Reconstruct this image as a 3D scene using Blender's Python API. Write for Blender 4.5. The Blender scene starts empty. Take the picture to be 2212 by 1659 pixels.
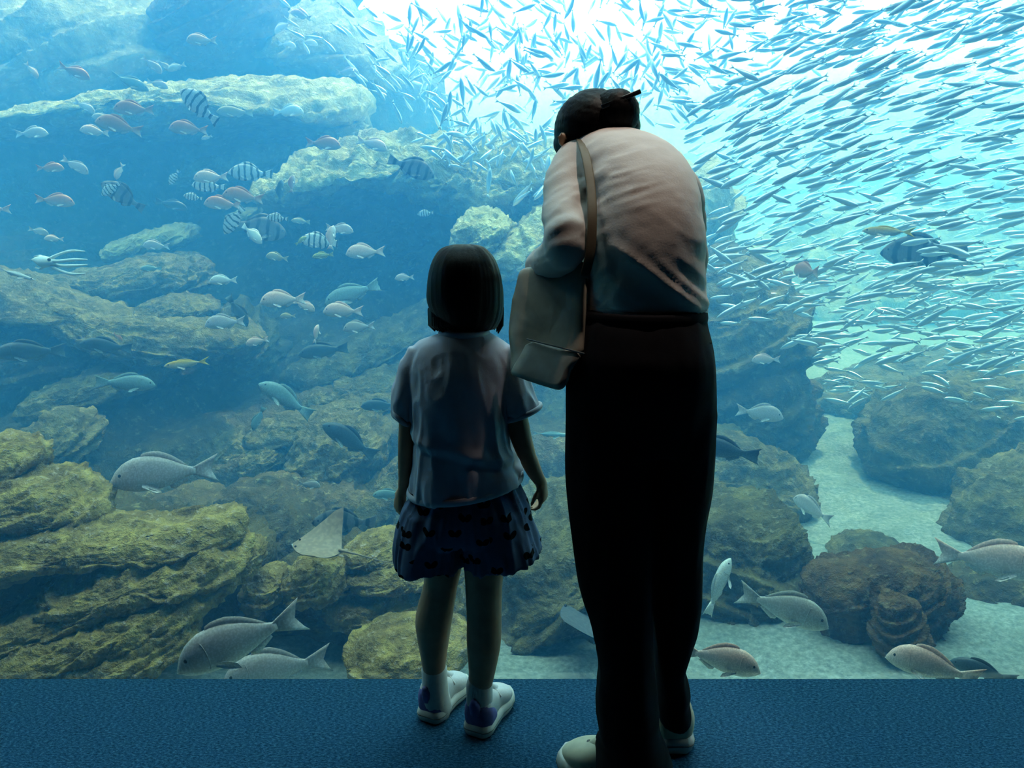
import bpy, bmesh, math, random
import numpy as np
from mathutils import Vector, Matrix

random.seed(7)
RNG = np.random.default_rng(11)
SC = bpy.context.scene
COL = SC.collection

# ------------------------------------------------------------------ camera
F_PX, W_PX, H_PX = 1700.0, 2212.0, 1659.0
CAM_H, PITCH = 1.15, math.radians(11.6)
cam_data = bpy.data.cameras.new('camera')
cam_data.sensor_width = 36.0
cam_data.lens = F_PX / W_PX * 36.0
cam_data.clip_start, cam_data.clip_end = 0.05, 200.0
cam = bpy.data.objects.new('camera', cam_data)
COL.objects.link(cam)
cam.location = (0, 0, CAM_H)
cam.rotation_euler = (math.pi / 2 - PITCH, 0, 0)
SC.camera = cam

# ------------------------------------------------------------------ sky, sun, exposure
SKY = 6.0
world = bpy.data.worlds.new('world')
SC.world = world
world.use_nodes = True
bg = world.node_tree.nodes['Background']
bg.inputs[0].default_value = (0.84, 0.94, 1.0, 1)
bg.inputs[1].default_value = SKY
sun_data = bpy.data.lights.new('sun', 'SUN')
sun_data.energy = 8.0
sun_data.angle = math.radians(6)
sun_data.color = (0.84, 0.96, 1.0)
sun = bpy.data.objects.new('sun', sun_data)
COL.objects.link(sun)
sun.rotation_euler = Vector((-0.25, -0.5, -1.0)).to_track_quat('-Z', 'Y').to_euler()
SC.view_settings.view_transform = 'Standard'
SC.view_settings.look = 'None'
SC.view_settings.gamma = 1.0
SC.view_settings.use_curve_mapping = False
SC.view_settings.exposure = -0.25
cy = SC.cycles
cy.use_denoising = True
cy.max_bounces = 4
cy.diffuse_bounces = 1
cy.glossy_bounces = 1
cy.transmission_bounces = 2
cy.volume_bounces = 1
cy.use_light_tree = False
cy.use_adaptive_sampling = True
cy.adaptive_threshold = 0.06
cy.adaptive_min_samples = 16
cy.transparent_max_bounces = 8
cy.sample_clamp_indirect = 6.0
cy.caustics_reflective = False
cy.caustics_refractive = False

# ------------------------------------------------------------------ pixel helpers
CP, SP = math.cos(PITCH), math.sin(PITCH)
def P(px, py, Y):
    """world point seen at pixel (px, py) whose distance along the floor is Y"""
    u = (px - W_PX / 2) / F_PX
    v = (py - H_PX / 2) / F_PX          # down
    d = Vector((u, CP - v * SP, -SP - v * CP))
    return Vector((0, 0, CAM_H)) + d * (Y / d.y)
def axial(p):
    return p.y * CP + (CAM_H - p.z) * SP
def mpp(p):
    """metres per pixel at a world point"""
    return axial(p) / F_PX

# ------------------------------------------------------------------ noise (numpy)
def _hash(ix, iy, iz, seed):
    h = (ix.astype(np.uint32) * np.uint32(374761393) + iy.astype(np.uint32) * np.uint32(668265263)
         + iz.astype(np.uint32) * np.uint32(1274126177) + np.uint32((seed * 2654435761) & 0xffffffff))
    h = (h ^ (h >> np.uint32(13))) * np.uint32(1103515245)
    h = (h ^ (h >> np.uint32(15))) * np.uint32(2246822519)
    h = h ^ (h >> np.uint32(16))
    return h.astype(np.float64) / 4294967295.0
def vnoise(p, seed=0):
    i = np.floor(p).astype(np.int64)
    f = p - i
    f = f * f * f * (f * (f * 6 - 15) + 10)
    r = 0
    for dx in (0, 1):
        wx = f[:, 0] if dx else 1 - f[:, 0]
        for dy in (0, 1):
            wy = f[:, 1] if dy else 1 - f[:, 1]
            for dz in (0, 1):
                wz = f[:, 2] if dz else 1 - f[:, 2]
                r = r + wx * wy * wz * _hash(i[:, 0] + dx, i[:, 1] + dy, i[:, 2] + dz, seed)
    return r
def fbm(p, octaves=4, seed=0, gain=0.5, ridged=False):
    a, s, t = 1.0, 0.0, 0.0
    q = p.copy()
    for o in range(octaves):
        n = vnoise(q, seed + o * 17)
        if ridged:
            n = 1 - np.abs(2 * n - 1)
        s = s + a * n
        t += a
        a *= gain
        q = q * 2.03 + 11.3
    return s / t

# ------------------------------------------------------------------ mesh helpers
def mesh_from(name, verts, faces, smooth=True):
    me = bpy.data.meshes.new(name)
    me.from_pydata([tuple(v) for v in verts], [], [tuple(f) for f in faces])
    if smooth:
        me.polygons.foreach_set('use_smooth', [True] * len(me.polygons))
    me.update()
    return me
def link(name, me, mat=None, parent=None):
    o = bpy.data.objects.new(name, me)
    COL.objects.link(o)
    if mat is not None and me is not None and len(me.materials) == 0:
        me.materials.append(mat)
    if parent is not None:
        o.parent = parent
    return o
def empty(name, loc=(0, 0, 0), size=0.05):
    o = bpy.data.objects.new(name, None)
    o.empty_display_size = size
    COL.objects.link(o)
    o.location = loc
    return o
def tag(o, label=None, cat=None, group=None, kind=None):
    if label: o['label'] = label
    if cat: o['category'] = cat
    if group: o['group'] = group
    if kind: o['kind'] = kind
    return o
def grid_faces(nr, nc, closed=True):
    F = []
    for i in range(nr - 1):
        for j in range(nc if closed else nc - 1):
            k = (j + 1) % nc
            F.append((i * nc + j, i * nc + k, (i + 1) * nc + k, (i + 1) * nc + j))
    return F
class Geo:
    """collects closed pieces; build() links them as one mesh"""
    def __init__(s): s.v, s.f = [], []
    def add(s, V, F):
        n = len(s.v)
        s.v += [Vector(v) for v in V]
        s.f += [tuple(i + n for i in f) for f in F]
        return s
    def loft(s, rings, n=32, e=2.0, cap=True):
        """rings: (centre, half-axis vector a, half-axis vector b)"""
        V = []
        for c, a, b in rings:
            for j in range(n):
                t = 2 * math.pi * j / n
                ct, st = math.cos(t), math.sin(t)
                k = 2.0 / e
                x = math.copysign(abs(ct) ** k, ct); y = math.copysign(abs(st) ** k, st)
                V.append(Vector(c) + Vector(a) * x + Vector(b) * y)
        F = grid_faces(len(rings), n)
        if cap:
            V.append(Vector(rings[0][0])); V.append(Vector(rings[-1][0]))
            k0, k1, L = len(V) - 2, len(V) - 1, (len(rings) - 1) * n
            for j in range(n):
                F.append((k0, (j + 1) % n, j)); F.append((k1, L + j, L + (j + 1) % n))
        return s.add(V, F)
    def tube(s, pts, rad, n=14, flat=1.0, up=None):
        """round tube through points; rad scalar or list; ends rounded"""
        pts = [Vector(p) for p in pts]
        if not hasattr(rad, '__len__'): rad = [rad] * len(pts)
        R = []
        m = len(pts)
        for i in range(m):
            t = (pts[min(i + 1, m - 1)] - pts[max(i - 1, 0)]).normalized()
            u = Vector(up) if up else (Vector((0, 0, 1)) if abs(t.z) < 0.9 else Vector((0, 1, 0)))
            a = t.cross(u).normalized()
            b = a.cross(t).normalized()
            ends = []
            if i == 0:
                for q in (0.98, 0.8, 0.45):
                    ends.append((pts[0] - t * rad[0] * q, math.sqrt(1 - q * q)))
            ends.append((pts[i], 1.0))
            if i == m - 1:
                for q in (0.45, 0.8, 0.98):
                    ends.append((pts[-1] + t * rad[-1] * q, math.sqrt(1 - q * q)))
            for c, k in ends:
                R.append((c, a * rad[i] * k, b * rad[i] * k * flat))
        return s.loft(R, n)
    def ball(s, c, r, axes=None, n=16):
        c = Vector(c)
        if not hasattr(r, '__len__'): r = (r, r, r)
        X, Yv, Z = axes if axes else (Vector((1, 0, 0)), Vector((0, 1, 0)), Vector((0, 0, 1)))
        R = []
        m = max(6, n // 2)
        for i in range(m + 1):
            ph = math.pi * (0.02 + 0.96 * i / m)
            R.append((c + Z * r[2] * math.cos(ph), X * r[0] * math.sin(ph), Yv * r[1] * math.sin(ph)))
        return s.loft(R, n)
    def box(s, lo, hi):
        x0, y0, z0 = lo; x1, y1, z1 = hi
        V = [(x0, y0, z0), (x1, y0, z0), (x1, y1, z0), (x0, y1, z0), (x0, y0, z1), (x1, y0, z1), (x1, y1, z1), (x0, y1, z1)]
        F = [(0, 3, 2, 1), (4, 5, 6, 7), (0, 1, 5, 4), (1, 2, 6, 5), (2, 3, 7, 6), (3, 0, 4, 7)]
        return s.add(V, F)
    def mesh(s, name, smooth=True, origin=None):
        o = Vector(origin) if origin is not None else Vector((0, 0, 0))
        return mesh_from(name, [v - o for v in s.v], s.f, smooth)
    def build(s, name, mat, parent=None, smooth=True, origin=None):
        return link(name, s.mesh(name, smooth, origin), mat, parent)
def apply_modifiers(o):
    dg = bpy.context.evaluated_depsgraph_get()
    dg.update()
    me = bpy.data.meshes.new_from_object(o.evaluated_get(dg))
    old = o.data
    mats = [m for m in old.materials]
    o.modifiers.clear()
    o.data = me
    me.materials.clear()
    for m in mats: me.materials.append(m)
    me.polygons.foreach_set('use_smooth', [True] * len(me.polygons))
    me.name = old.name
    bpy.data.meshes.remove(old)
    return o
def fuse(o, voxel, smooth=6, factor=0.5):
    """one continuous skin over overlapping pieces"""
    m = o.modifiers.new('r', 'REMESH'); m.mode = 'VOXEL'; m.voxel_size = voxel; m.use_smooth_shade = True
    if smooth:
        k = o.modifiers.new('s', 'SMOOTH'); k.factor = factor; k.iterations = smooth
    return apply_modifiers(o)
def get_co(me):
    a = np.empty(len(me.vertices) * 3); me.vertices.foreach_get('co', a); return a.reshape(-1, 3)
def get_no(me):
    a = np.empty(len(me.vertices) * 3); me.vertex_normals.foreach_get('vector', a); return a.reshape(-1, 3)
def set_co(me, a):
    me.vertices.foreach_set('co', a.ravel()); me.update()

# ------------------------------------------------------------------ material helpers
def new_mat(name):
    m = bpy.data.materials.new(name); m.use_nodes = True
    nt = m.node_tree
    b = nt.nodes['Principled BSDF']
    return m, nt, b
def N(nt, typ, **kw):
    n = nt.nodes.new(typ)
    for k, v in kw.items():
        if k.startswith('i_'):
            n.inputs[k[2:].replace('_', ' ')].default_value = v
        else:
            setattr(n, k, v)
    return n
def ramp(nt, src, stops):
    r = nt.nodes.new('ShaderNodeValToRGB')
    while len(r.color_ramp.elements) < len(stops): r.color_ramp.elements.new(0.5)
    for e, (p, c) in zip(r.color_ramp.elements, stops):
        e.position = p; e.color = (c[0], c[1], c[2], 1)
    nt.links.new(src, r.inputs[0])
    return r.outputs[0]
def mixc(nt, fac, a, b):
    m = nt.nodes.new('ShaderNodeMix'); m.data_type = 'RGBA'
    for s, v in ((0, fac), (6, a), (7, b)):
        if hasattr(v, 'links'): nt.links.new(v, m.inputs[s])
        elif s == 0: m.inputs[0].default_value = v
        else: m.inputs[s].default_value = (v[0], v[1], v[2], 1)
    return m.outputs[2]
def noise_node(nt, scale, detail=4, rough=0.6, vec=None, dist=0.0):
    n = nt.nodes.new('ShaderNodeTexNoise')
    n.inputs['Scale'].default_value = scale; n.inputs['Detail'].default_value = detail
    n.inputs['Roughness'].default_value = rough; n.inputs['Distortion'].default_value = dist
    if vec is None:
        tc = nt.nodes.new('ShaderNodeTexCoord'); vec = tc.outputs['Object']
    nt.links.new(vec, n.inputs['Vector'])
    return n.outputs['Fac']
def add_bump(nt, bsdf, h, strength=0.3, dist=0.02):
    b = nt.nodes.new('ShaderNodeBump'); b.inputs['Strength'].default_value = strength; b.inputs['Distance'].default_value = dist
    nt.links.new(h, b.inputs['Height']); nt.links.new(b.outputs[0], bsdf.inputs['Normal'])
def cloth(name, col, var=0.15, rough=0.9, scale=60, sheen=0.0):
    m, nt, b = new_mat(name)
    n = noise_node(nt, scale, 3)
    c = ramp(nt, n, [(0.25, [x * (1 - var) for x in col]), (0.75, [min(1, x * (1 + var)) for x in col])])
    nt.links.new(c, b.inputs['Base Color'])
    b.inputs['Roughness'].default_value = rough
    b.inputs['Specular IOR Level'].default_value = 0.15
    add_bump(nt, b, noise_node(nt, scale * 8, 2), 0.15, 0.002)
    return m
def plain(name, col, rough=0.5, spec=0.3, metal=0.0):
    m, nt, b = new_mat(name)
    n = noise_node(nt, 40, 3)
    c = ramp(nt, n, [(0.3, [x * 0.9 for x in col]), (0.7, [min(1, x * 1.08) for x in col])])
    nt.links.new(c, b.inputs['Base Color'])
    b.inputs['Roughness'].default_value = rough
    b.inputs['Specular IOR Level'].default_value = spec
    b.inputs['Metallic'].default_value = metal
    return m
# ================================================================== the hall and the tank
GLASS_Y = 1.83
def struct(name, g, mat, label=None, smooth=False, parent=None):
    o = g.build(name, mat, parent, smooth)
    if parent is None:
        tag(o, label, kind='structure')
    return o
# carpet
m_carpet, nt, b = new_mat('carpet')
tc = N(nt, 'ShaderNodeTexCoord'); mp = N(nt, 'ShaderNodeMapping'); mp.inputs['Scale'].default_value = (0.45, 1.0, 1.0)
nt.links.new(tc.outputs['Object'], mp.inputs[0])
n1 = noise_node(nt, 260, 3, 0.8, mp.outputs[0]); n2 = noise_node(nt, 3, 3)
c = ramp(nt, n1, [(0.34, (0.004, 0.025, 0.07)), (0.5, (0.022, 0.11, 0.23)), (0.66, (0.08, 0.26, 0.46))])
c = mixc(nt, 0.25, c, (0.018, 0.09, 0.20))
nt.links.new(c, b.inputs['Base Color']); b.inputs['Roughness'].default_value = 1.0
b.inputs['Specular IOR Level'].default_value = 0.05
add_bump(nt, b, n1, 1.0, 0.010)
m_dark = plain('dark_paint', (0.018, 0.02, 0.025), 0.9, 0.1)
struct('floor', Geo().box((-6, -4, -0.12), (6, GLASS_Y, 0)), m_carpet, 'dark blue carpet floor running up to the tank window')
struct('ceiling', Geo().box((-6, -4, 3.2), (6, GLASS_Y + 0.05, 3.4)), m_dark, 'dark ceiling of the viewing hall')
struct('wall_left', Geo().box((-6.15, -4, 0), (-6, GLASS_Y, 3.2)), m_dark, 'dark left wall of the viewing hall')
struct('wall_right', Geo().box((6, -4, 0), (6.15, GLASS_Y, 3.2)), m_dark, 'dark right wall of the viewing hall')
struct('wall_rear', Geo().box((-6.15, -4.15, 0), (6.15, -4, 3.2)), m_dark, 'dark wall at the rear of the viewing hall')
struct('trim_1', Geo().box((-13.4, GLASS_Y - 0.2, -1.2), (13.4, GLASS_Y - 0.002, -0.12)), m_dark, 'concrete edge below the tank window')
struct('wall_front_left', Geo().box((-13.6, GLASS_Y - 0.15, -0.12), (-6.0, GLASS_Y, 3.85)), m_dark, 'dark wall left of the tank window')
struct('wall_front_right', Geo().box((6.0, GLASS_Y - 0.15, -0.12), (13.6, GLASS_Y, 3.85)), m_dark, 'dark wall right of the tank window')
struct('trim_2', Geo().box((-6.0, GLASS_Y - 0.02, 3.4), (6.0, GLASS_Y + 0.05, 3.85)), m_dark, 'dark lintel above the tank window')
# window pane
m_glass = bpy.data.materials.new('acrylic'); m_glass.use_nodes = True
nt = m_glass.node_tree; nt.nodes.clear()
out = N(nt, 'ShaderNodeOutputMaterial'); tr = N(nt, 'ShaderNodeBsdfTransparent'); gl = N(nt, 'ShaderNodeBsdfGlossy')
tr.inputs[0].default_value = (0.97, 0.99, 1.0, 1); gl.inputs['Roughness'].default_value = 0.02
mx = N(nt, 'ShaderNodeMixShader'); mx.inputs[0].default_value = 0.025
nt.links.new(tr.outputs[0], mx.inputs[1]); nt.links.new(gl.outputs[0], mx.inputs[2]); nt.links.new(mx.outputs[0], out.inputs[0])
struct('window_1', Geo().box((-6, GLASS_Y + 0.005, 0.0), (6, GLASS_Y + 0.03, 3.2)), m_glass, 'huge clear acrylic window of the fish tank')
# water: real haze that scatters and absorbs the daylight
m_water = bpy.data.materials.new('water'); m_water.use_nodes = True
nt = m_water.node_tree; nt.nodes.clear()
out = N(nt, 'ShaderNodeOutputMaterial'); vs = N(nt, 'ShaderNodeVolumeScatter'); va = N(nt, 'ShaderNodeVolumeAbsorption'); ad = N(nt, 'ShaderNodeAddShader')
WATER_S = (0.018, 0.092, 0.225)      # scattering per metre
WATER_A = (0.105, 0.026, 0.002)      # absorption per metre
vs.inputs['Color'].default_value = (*[x / 0.2 for x in WATER_S], 1); vs.inputs['Density'].default_value = 0.2
vs.inputs['Anisotropy'].default_value = 0.25
va.inputs['Color'].default_value = (*[1 - x / 0.2 for x in WATER_A], 1); va.inputs['Density'].default_value = 0.2
nt.links.new(vs.outputs[0], ad.inputs[0]); nt.links.new(va.outputs[0], ad.inputs[1]); nt.links.new(ad.outputs[0], out.inputs['Volume'])
water = Geo().box((-13.3, GLASS_Y + 0.035, -1.2), (13.3, 20.0, 3.6)).build('water', m_water, smooth=False)
tag(water, 'hazy blue sea water filling the whole tank', kind='stuff')
m_conc = plain('tank_concrete', (0.16, 0.2, 0.2), 0.95, 0.1)
struct('wall_tank_left', Geo().box((-13.6, GLASS_Y, -1.2), (-13.32, 20.2, 3.5)), m_conc, 'concrete left side wall of the tank')
struct('wall_tank_right', Geo().box((13.32, GLASS_Y, -1.2), (13.6, 20.2, 3.5)), m_conc, 'concrete right side wall of the tank')

# added unseen roof cuts the sky light over the front; back stays open
struct('ceiling_tank_added', Geo().box((-13.6, GLASS_Y + 0.05, 3.66), (13.6, 5.8, 3.85)), m_dark, 'dark added roof keeping sky light off the front half of the tank')
m_fill_housing = plain('fill_lamp_housing', (0.5, 0.5, 0.5), 0.4, 0.4, 0.5)
FILL_LAMP_W = {2.7: 60.0, 3.9: 36.0, 5.1: 40.0}  # unseen fill lamps, added to light rocks and water from above
k = 0
for ly in (2.7, 3.9, 5.1):
    for lx in (-3.6, 0.0, 3.6):
        t = empty('fill_lamp', (lx, ly, 3.62))
        tag(t, 'long flat fill lamp added under the added roof, %s, %s' % ({2.7: 'row next to the window', 3.9: 'middle row', 5.1: 'rear row'}[ly], {-3.6: 'left', 0.0: 'centre', 3.6: 'right'}[lx]), 'lamp', 'added fill lamps')
        Geo().box((-1.5, -0.45, 0.0), (1.5, 0.45, 0.04)).build('housing', m_fill_housing, t, False)
        fr = Geo()
        for x0, x1, y0, y1 in ((-1.5, 1.5, -0.45, -0.42), (-1.5, 1.5, 0.42, 0.45), (-1.5, -1.47, -0.42, 0.42), (1.47, 1.5, -0.42, 0.42)):
            fr.box((x0, y0, -0.05), (x1, y1, 0.0))
        fr.build('frame', m_fill_housing, t, False)
        ld = bpy.data.lights.new('fill_lamp_light', 'AREA'); ld.shape = 'RECTANGLE'; ld.size = 2.8; ld.size_y = 0.8
        ld.energy = FILL_LAMP_W[ly]; ld.spread = math.radians(110); ld.color = (0.60, 0.88, 1.0) if ly < 3 else (0.42, 0.80, 1.0)
        lo = bpy.data.objects.new('fill_lamp_light', ld); COL.objects.link(lo); lo.parent = t; lo.location = (0, 0, -0.03)
# ------------------------------------------------------------------ rock and sand
def rock_material(name, cols, mottle=9.0):
    m, nt, b = new_mat(name)
    tc = nt.nodes.new('ShaderNodeTexCoord')
    n1 = noise_node(nt, mottle, 6, 0.68, tc.outputs['Object'], 0.4)
    n2 = noise_node(nt, mottle * 0.35, 4, 0.6, tc.outputs['Object'], 0.6)
    n3 = noise_node(nt, mottle * 3.4, 4, 0.7, tc.outputs['Object'])
    c1 = ramp(nt, n1, [(0.30, cols[0]), (0.45, cols[1]), (0.58, cols[2]), (0.72, cols[3])])
    c2 = ramp(nt, n2, [(0.36, cols[1]), (0.62, cols[2])])
    c = mixc(nt, 0.45, c1, c2)
    f = ramp(nt, n3, [(0.56, (0, 0, 0)), (0.70, (1, 1, 1))])
    c = mixc(nt, f, c, cols[4])
    nt.links.new(c, b.inputs['Base Color'])
    b.inputs['Roughness'].default_value = 0.95; b.inputs['Specular IOR Level'].default_value = 0.1
    add_bump(nt, b, n3, 0.8, 0.05)
    return m
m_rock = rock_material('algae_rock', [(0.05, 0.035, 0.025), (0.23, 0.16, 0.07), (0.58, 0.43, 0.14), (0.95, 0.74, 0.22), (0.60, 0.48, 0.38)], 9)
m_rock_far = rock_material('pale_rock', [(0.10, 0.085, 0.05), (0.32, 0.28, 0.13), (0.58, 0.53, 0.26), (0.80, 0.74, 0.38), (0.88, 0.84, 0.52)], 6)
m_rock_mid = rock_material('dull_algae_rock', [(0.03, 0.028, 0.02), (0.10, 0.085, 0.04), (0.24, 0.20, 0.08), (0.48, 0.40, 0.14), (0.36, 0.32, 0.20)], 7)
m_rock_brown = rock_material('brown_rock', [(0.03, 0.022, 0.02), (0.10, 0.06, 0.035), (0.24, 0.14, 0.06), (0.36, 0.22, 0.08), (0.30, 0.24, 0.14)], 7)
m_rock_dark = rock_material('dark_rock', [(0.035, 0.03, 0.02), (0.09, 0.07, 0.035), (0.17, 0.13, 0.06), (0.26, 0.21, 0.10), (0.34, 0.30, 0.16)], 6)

def chaikin(poly, k=1):
    p = np.array(poly, float)
    for _ in range(k):
        q = np.roll(p, -1, axis=0)
        p = np.stack([0.78 * p + 0.22 * q, 0.22 * p + 0.78 * q], 1).reshape(-1, 2)
    return p
def rock_mesh(name, poly, Y, T, lean=0.8, strata=18, amp=0.22, n=150, m=62, seed=0, e=0.7, freq=1.0, lean_x=0.0, Tb=None, layers=3.2, step=0.30):
    """a solid boulder whose outline in the photograph is poly, standing at distance Y, T deep to front and back;
    lean tips its face backwards so that daylight from above reaches it"""
    pl = chaikin(poly, 1)
    Tb = T * 0.8 if Tb is None else Tb
    W = np.array([P(x, y, Y)[:] for x, y in pl])[:, [0, 2]]
    seg = np.linalg.norm(np.roll(W, -1, axis=0) - W, axis=1)
    s = np.concatenate([[0], np.cumsum(seg)])
    t = np.linspace(0, s[-1], n, endpoint=False)
    Wc = np.vstack([W, W[:1]])
    B = np.stack([np.interp(t, s, Wc[:, 0]), np.interp(t, s, Wc[:, 1])], 1)
    C = B.mean(axis=0)
    ext = B.max(axis=0) - B.min(axis=0)
    area = 0.5 * abs(np.sum(B[:, 0] * np.roll(B[:, 1], -1) - B[:, 1] * np.roll(B[:, 0], -1)))
    minor = area / max(ext)
    V = []
    mf = int(m * 0.68); mb = m - mf
    rr = [(1 - (1 - i / mf) ** 1.5, 1) for i in range(1, mf + 1)] + [(1 - (i / mb) ** 1.5, -1) for i in range(1, mb)]
    for r, sgn in rr:
        cy_ = sgn * max(1 - r ** (2 / e), 0.0) ** 0.45
        pt = C + r * (B - C)
        yy = Y - (T if cy_ > 0 else Tb) * cy_ + lean * (pt[:, 1] - C[1]) + lean_x * (pt[:, 0] - C[0])
        V.append(np.stack([pt[:, 0], yy, pt[:, 1]], 1))
    k = len(V)
    V = np.concatenate(V)
    V = np.vstack([V, [[C[0], Y - T, C[1]], [C[0], Y + Tb, C[1]]]])
    F = grid_faces(k, n)
    a, z = k * n, k * n + 1
    for j in range(n):
        F.append((a, (j + 1) % n, j)); F.append((z, (k - 1) * n + j, (k - 1) * n + (j + 1) % n))
    org = np.array([C[0], Y, C[1]])
    me = mesh_from(name, V - org, F)
    no = get_no(me)
    # orient outwards
    if np.mean(np.sum(no * (V - org), axis=1)) < 0:
        me.flip_normals(); no = -no
    th = math.radians(strata)
    u = V[:, 0] * math.cos(th) + V[:, 2] * math.sin(th)
    w = -V[:, 0] * math.sin(th) + V[:, 2] * math.cos(th) - 0.35 * V[:, 1]
    sc = freq / max(minor, 0.06)
    q = np.stack([u * 0.55, w * 2.0, V[:, 1] * 0.8], 1) * sc
    h = fbm(q, 4, seed, 0.55, ridged=True) - 0.55
    q2 = np.stack([u, w * 1.4, V[:, 1]], 1) * sc * 2.2
    h2 = fbm(q2, 4, seed + 91, 0.6) - 0.5
    big = fbm(V * sc * 0.5, 2, seed + 7) - 0.5
    ly = w * layers / max(minor, 0.05) + 1.6 * (fbm(np.stack([u * 0.5, w * 0.6, V[:, 1] * 0.6], 1) * sc, 3, seed + 31) - 0.5) * 2
    fr = ly - np.floor(ly)
    lay = np.where(fr < 0.88, (fr / 0.88) ** 1.6, (1 - fr) / 0.12) - 0.4
    lay *= 0.35 + 1.3 * vnoise(np.stack([u * sc * 0.8, np.floor(ly) * 3.7, V[:, 1] * sc * 0.8], 1), seed + 55)
    wq = np.stack([u * 0.8, w * 1.7, V[:, 1] * 0.9], 1) * sc * 1.7
    wq = wq + 0.9 * np.stack([vnoise(V * sc * 1.5, seed + 3), vnoise(V * sc * 1.5 + 9, seed + 4), vnoise(V * sc * 1.5 + 19, seed + 6)], 1)
    iq = np.floor(wq).astype(np.int64)
    blk = _hash(iq[:, 0], iq[:, 1], iq[:, 2], seed + 77) - 0.5
    fine = fbm(np.stack([u, w * 1.6, V[:, 1]], 1) * sc * 6.5, 3, seed + 13, 0.6, True) - 0.55
    fac = (np.abs(np.stack([no[:, 0]], 0)).ravel() * 0.3 + 0.7)
    d = minor * (amp * (1.0 * h + 0.8 * h2 + 0.5 * big + 0.45 * blk + 0.28 * fine) + step * 0.5 * lay) * fac
    V2 = (V - org) + no * d[:, None]
    set_co(me, V2)
    return me, org
def rock(label, poly, Y, T, mat=None, name='rock', group=None, struct_kind=False, parent=None, **kw):
    kw.setdefault('seed', (abs(hash(label)) if False else sum(ord(ch) * (i + 3) for i, ch in enumerate(label))) % 9973)
    if Y is None: Y = ground_Y(max(p[1] for p in poly) - 8) + 0.5 * T
    me, org = rock_mesh(name, poly, Y, T, **kw)
    o = link(name, me, mat or m_rock)
    o.location = org
    if struct_kind: tag(o, label, kind='structure')
    else: tag(o, label, 'rock', group)
    return o
def ground_Y(py):
    """distance at which the sand shows at picture row py"""
    ys_ = np.linspace(1.9, 12, 2000)
    z_ = np.array([P(1106, py, y).z for y in ys_])
    k = np.argmax(z_ < sand_z(0, ys_))
    return float(ys_[k])
m_sand, nt, b = new_mat('sand')
n1 = noise_node(nt, 45, 5, 0.75); n2 = noise_node(nt, 2.2, 4); n3 = noise_node(nt, 11, 4, 0.7)
c = ramp(nt, n1, [(0.3, (0.17, 0.21, 0.21)), (0.5, (0.31, 0.38, 0.38)), (0.72, (0.56, 0.64, 0.64))])
c = mixc(nt, ramp(nt, n2, [(0.4, (0, 0, 0)), (0.75, (0.6, 0.6, 0.6))]), c, (0.20, 0.25, 0.20))
nt.links.new(c, b.inputs['Base Color']); b.inputs['Roughness'].default_value = 1.0; b.inputs['Specular IOR Level'].default_value = 0.05
add_bump(nt, b, n3, 0.5, 0.03)
def sand_z(X, Y):
    z = -0.50 + 0.045 * (Y - 2.5) + 0.016 * np.maximum(Y - 4.0, 0) ** 2
    return z
nx, ny = 360, 190
xs = np.linspace(-13.2, 13.2, nx); ys = GLASS_Y + 0.002 + (np.linspace(0, 1, ny) ** 1.4) * 12.6
XX, YY = np.meshgrid(xs, ys)
q = np.stack([XX.ravel(), YY.ravel(), np.zeros(nx * ny)], 1)
ZZ = sand_z(XX, YY).ravel() + 0.16 * (fbm(q * 1.1, 4, 5) - 0.5) + 0.02 * (fbm(q * 7, 3, 8) - 0.5)
sandm = mesh_from('sand', np.stack([XX.ravel(), YY.ravel(), ZZ], 1), [(i * nx + j, i * nx + j + 1, (i + 1) * nx + j + 1, (i + 1) * nx + j) for i in range(ny - 1) for j in range(nx - 1)])
tag(link('sand', sandm, m_sand), 'pale rippled sand covering the tank bottom', kind='structure')

# rocky bed rising to the back on the left: ledges of tilted layers
nx, ny = 500, 300
xs = np.linspace(-9.5, 1.6, nx); ys = 2.35 + (np.linspace(0, 1, ny) ** 1.25) * 6.0
XX, YY = np.meshgrid(xs, ys); X1, Y1 = XX.ravel(), YY.ravel()
q = np.stack([X1, Y1, np.zeros(nx * ny)], 1)
dip = math.tan(math.radians(15))
base = -0.95 + 0.42 * (Y1 - 2.4) + 0.55 * (fbm(q * 0.8, 3, 21) - 0.5)
edge = 0.15 + 0.16 * (Y1 - 2.4) + 0.5 * (fbm(q * 1.3 + 5, 3, 23) - 0.5)
base = base - 1.1 * np.clip((X1 - edge) / 0.7, 0, 1.5) ** 1.5
K = 4.2
t = (base - (X1 + 1.5) * dip * 0.8) * K + 1.5 * (fbm(q * np.array([0.9, 2.2, 1]), 4, 25) - 0.5)
fr = t - np.floor(t)
st = np.floor(t) + np.where(fr < 0.72, fr / 0.72 * 0.22, 0.22 + (fr - 0.72) / 0.28 * 0.78)
z = st / K + (X1 + 1.5) * dip * 0.8
z = z + 0.16 * (fbm(q * np.array([2.2, 4.5, 1]), 4, 27, 0.6, True) - 0.55) + 0.05 * (fbm(q * 9, 3, 29) - 0.5)
ysh = Y1 + 0.22 * (fbm(np.stack([X1 * 2.0, Y1 * 2.0, z * 6], 1), 3, 33) - 0.5)
bed = mesh_from('rock_bed', np.stack([X1, ysh, z], 1), [(i * nx + j, i * nx + j + 1, (i + 1) * nx + j + 1, (i + 1) * nx + j) for i in range(ny - 1) for j in range(nx - 1)])
tag(link('floor_rock_bed', bed, m_rock_dark), 'dark layered rock bed rising to the back of the tank', kind='structure')
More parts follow.
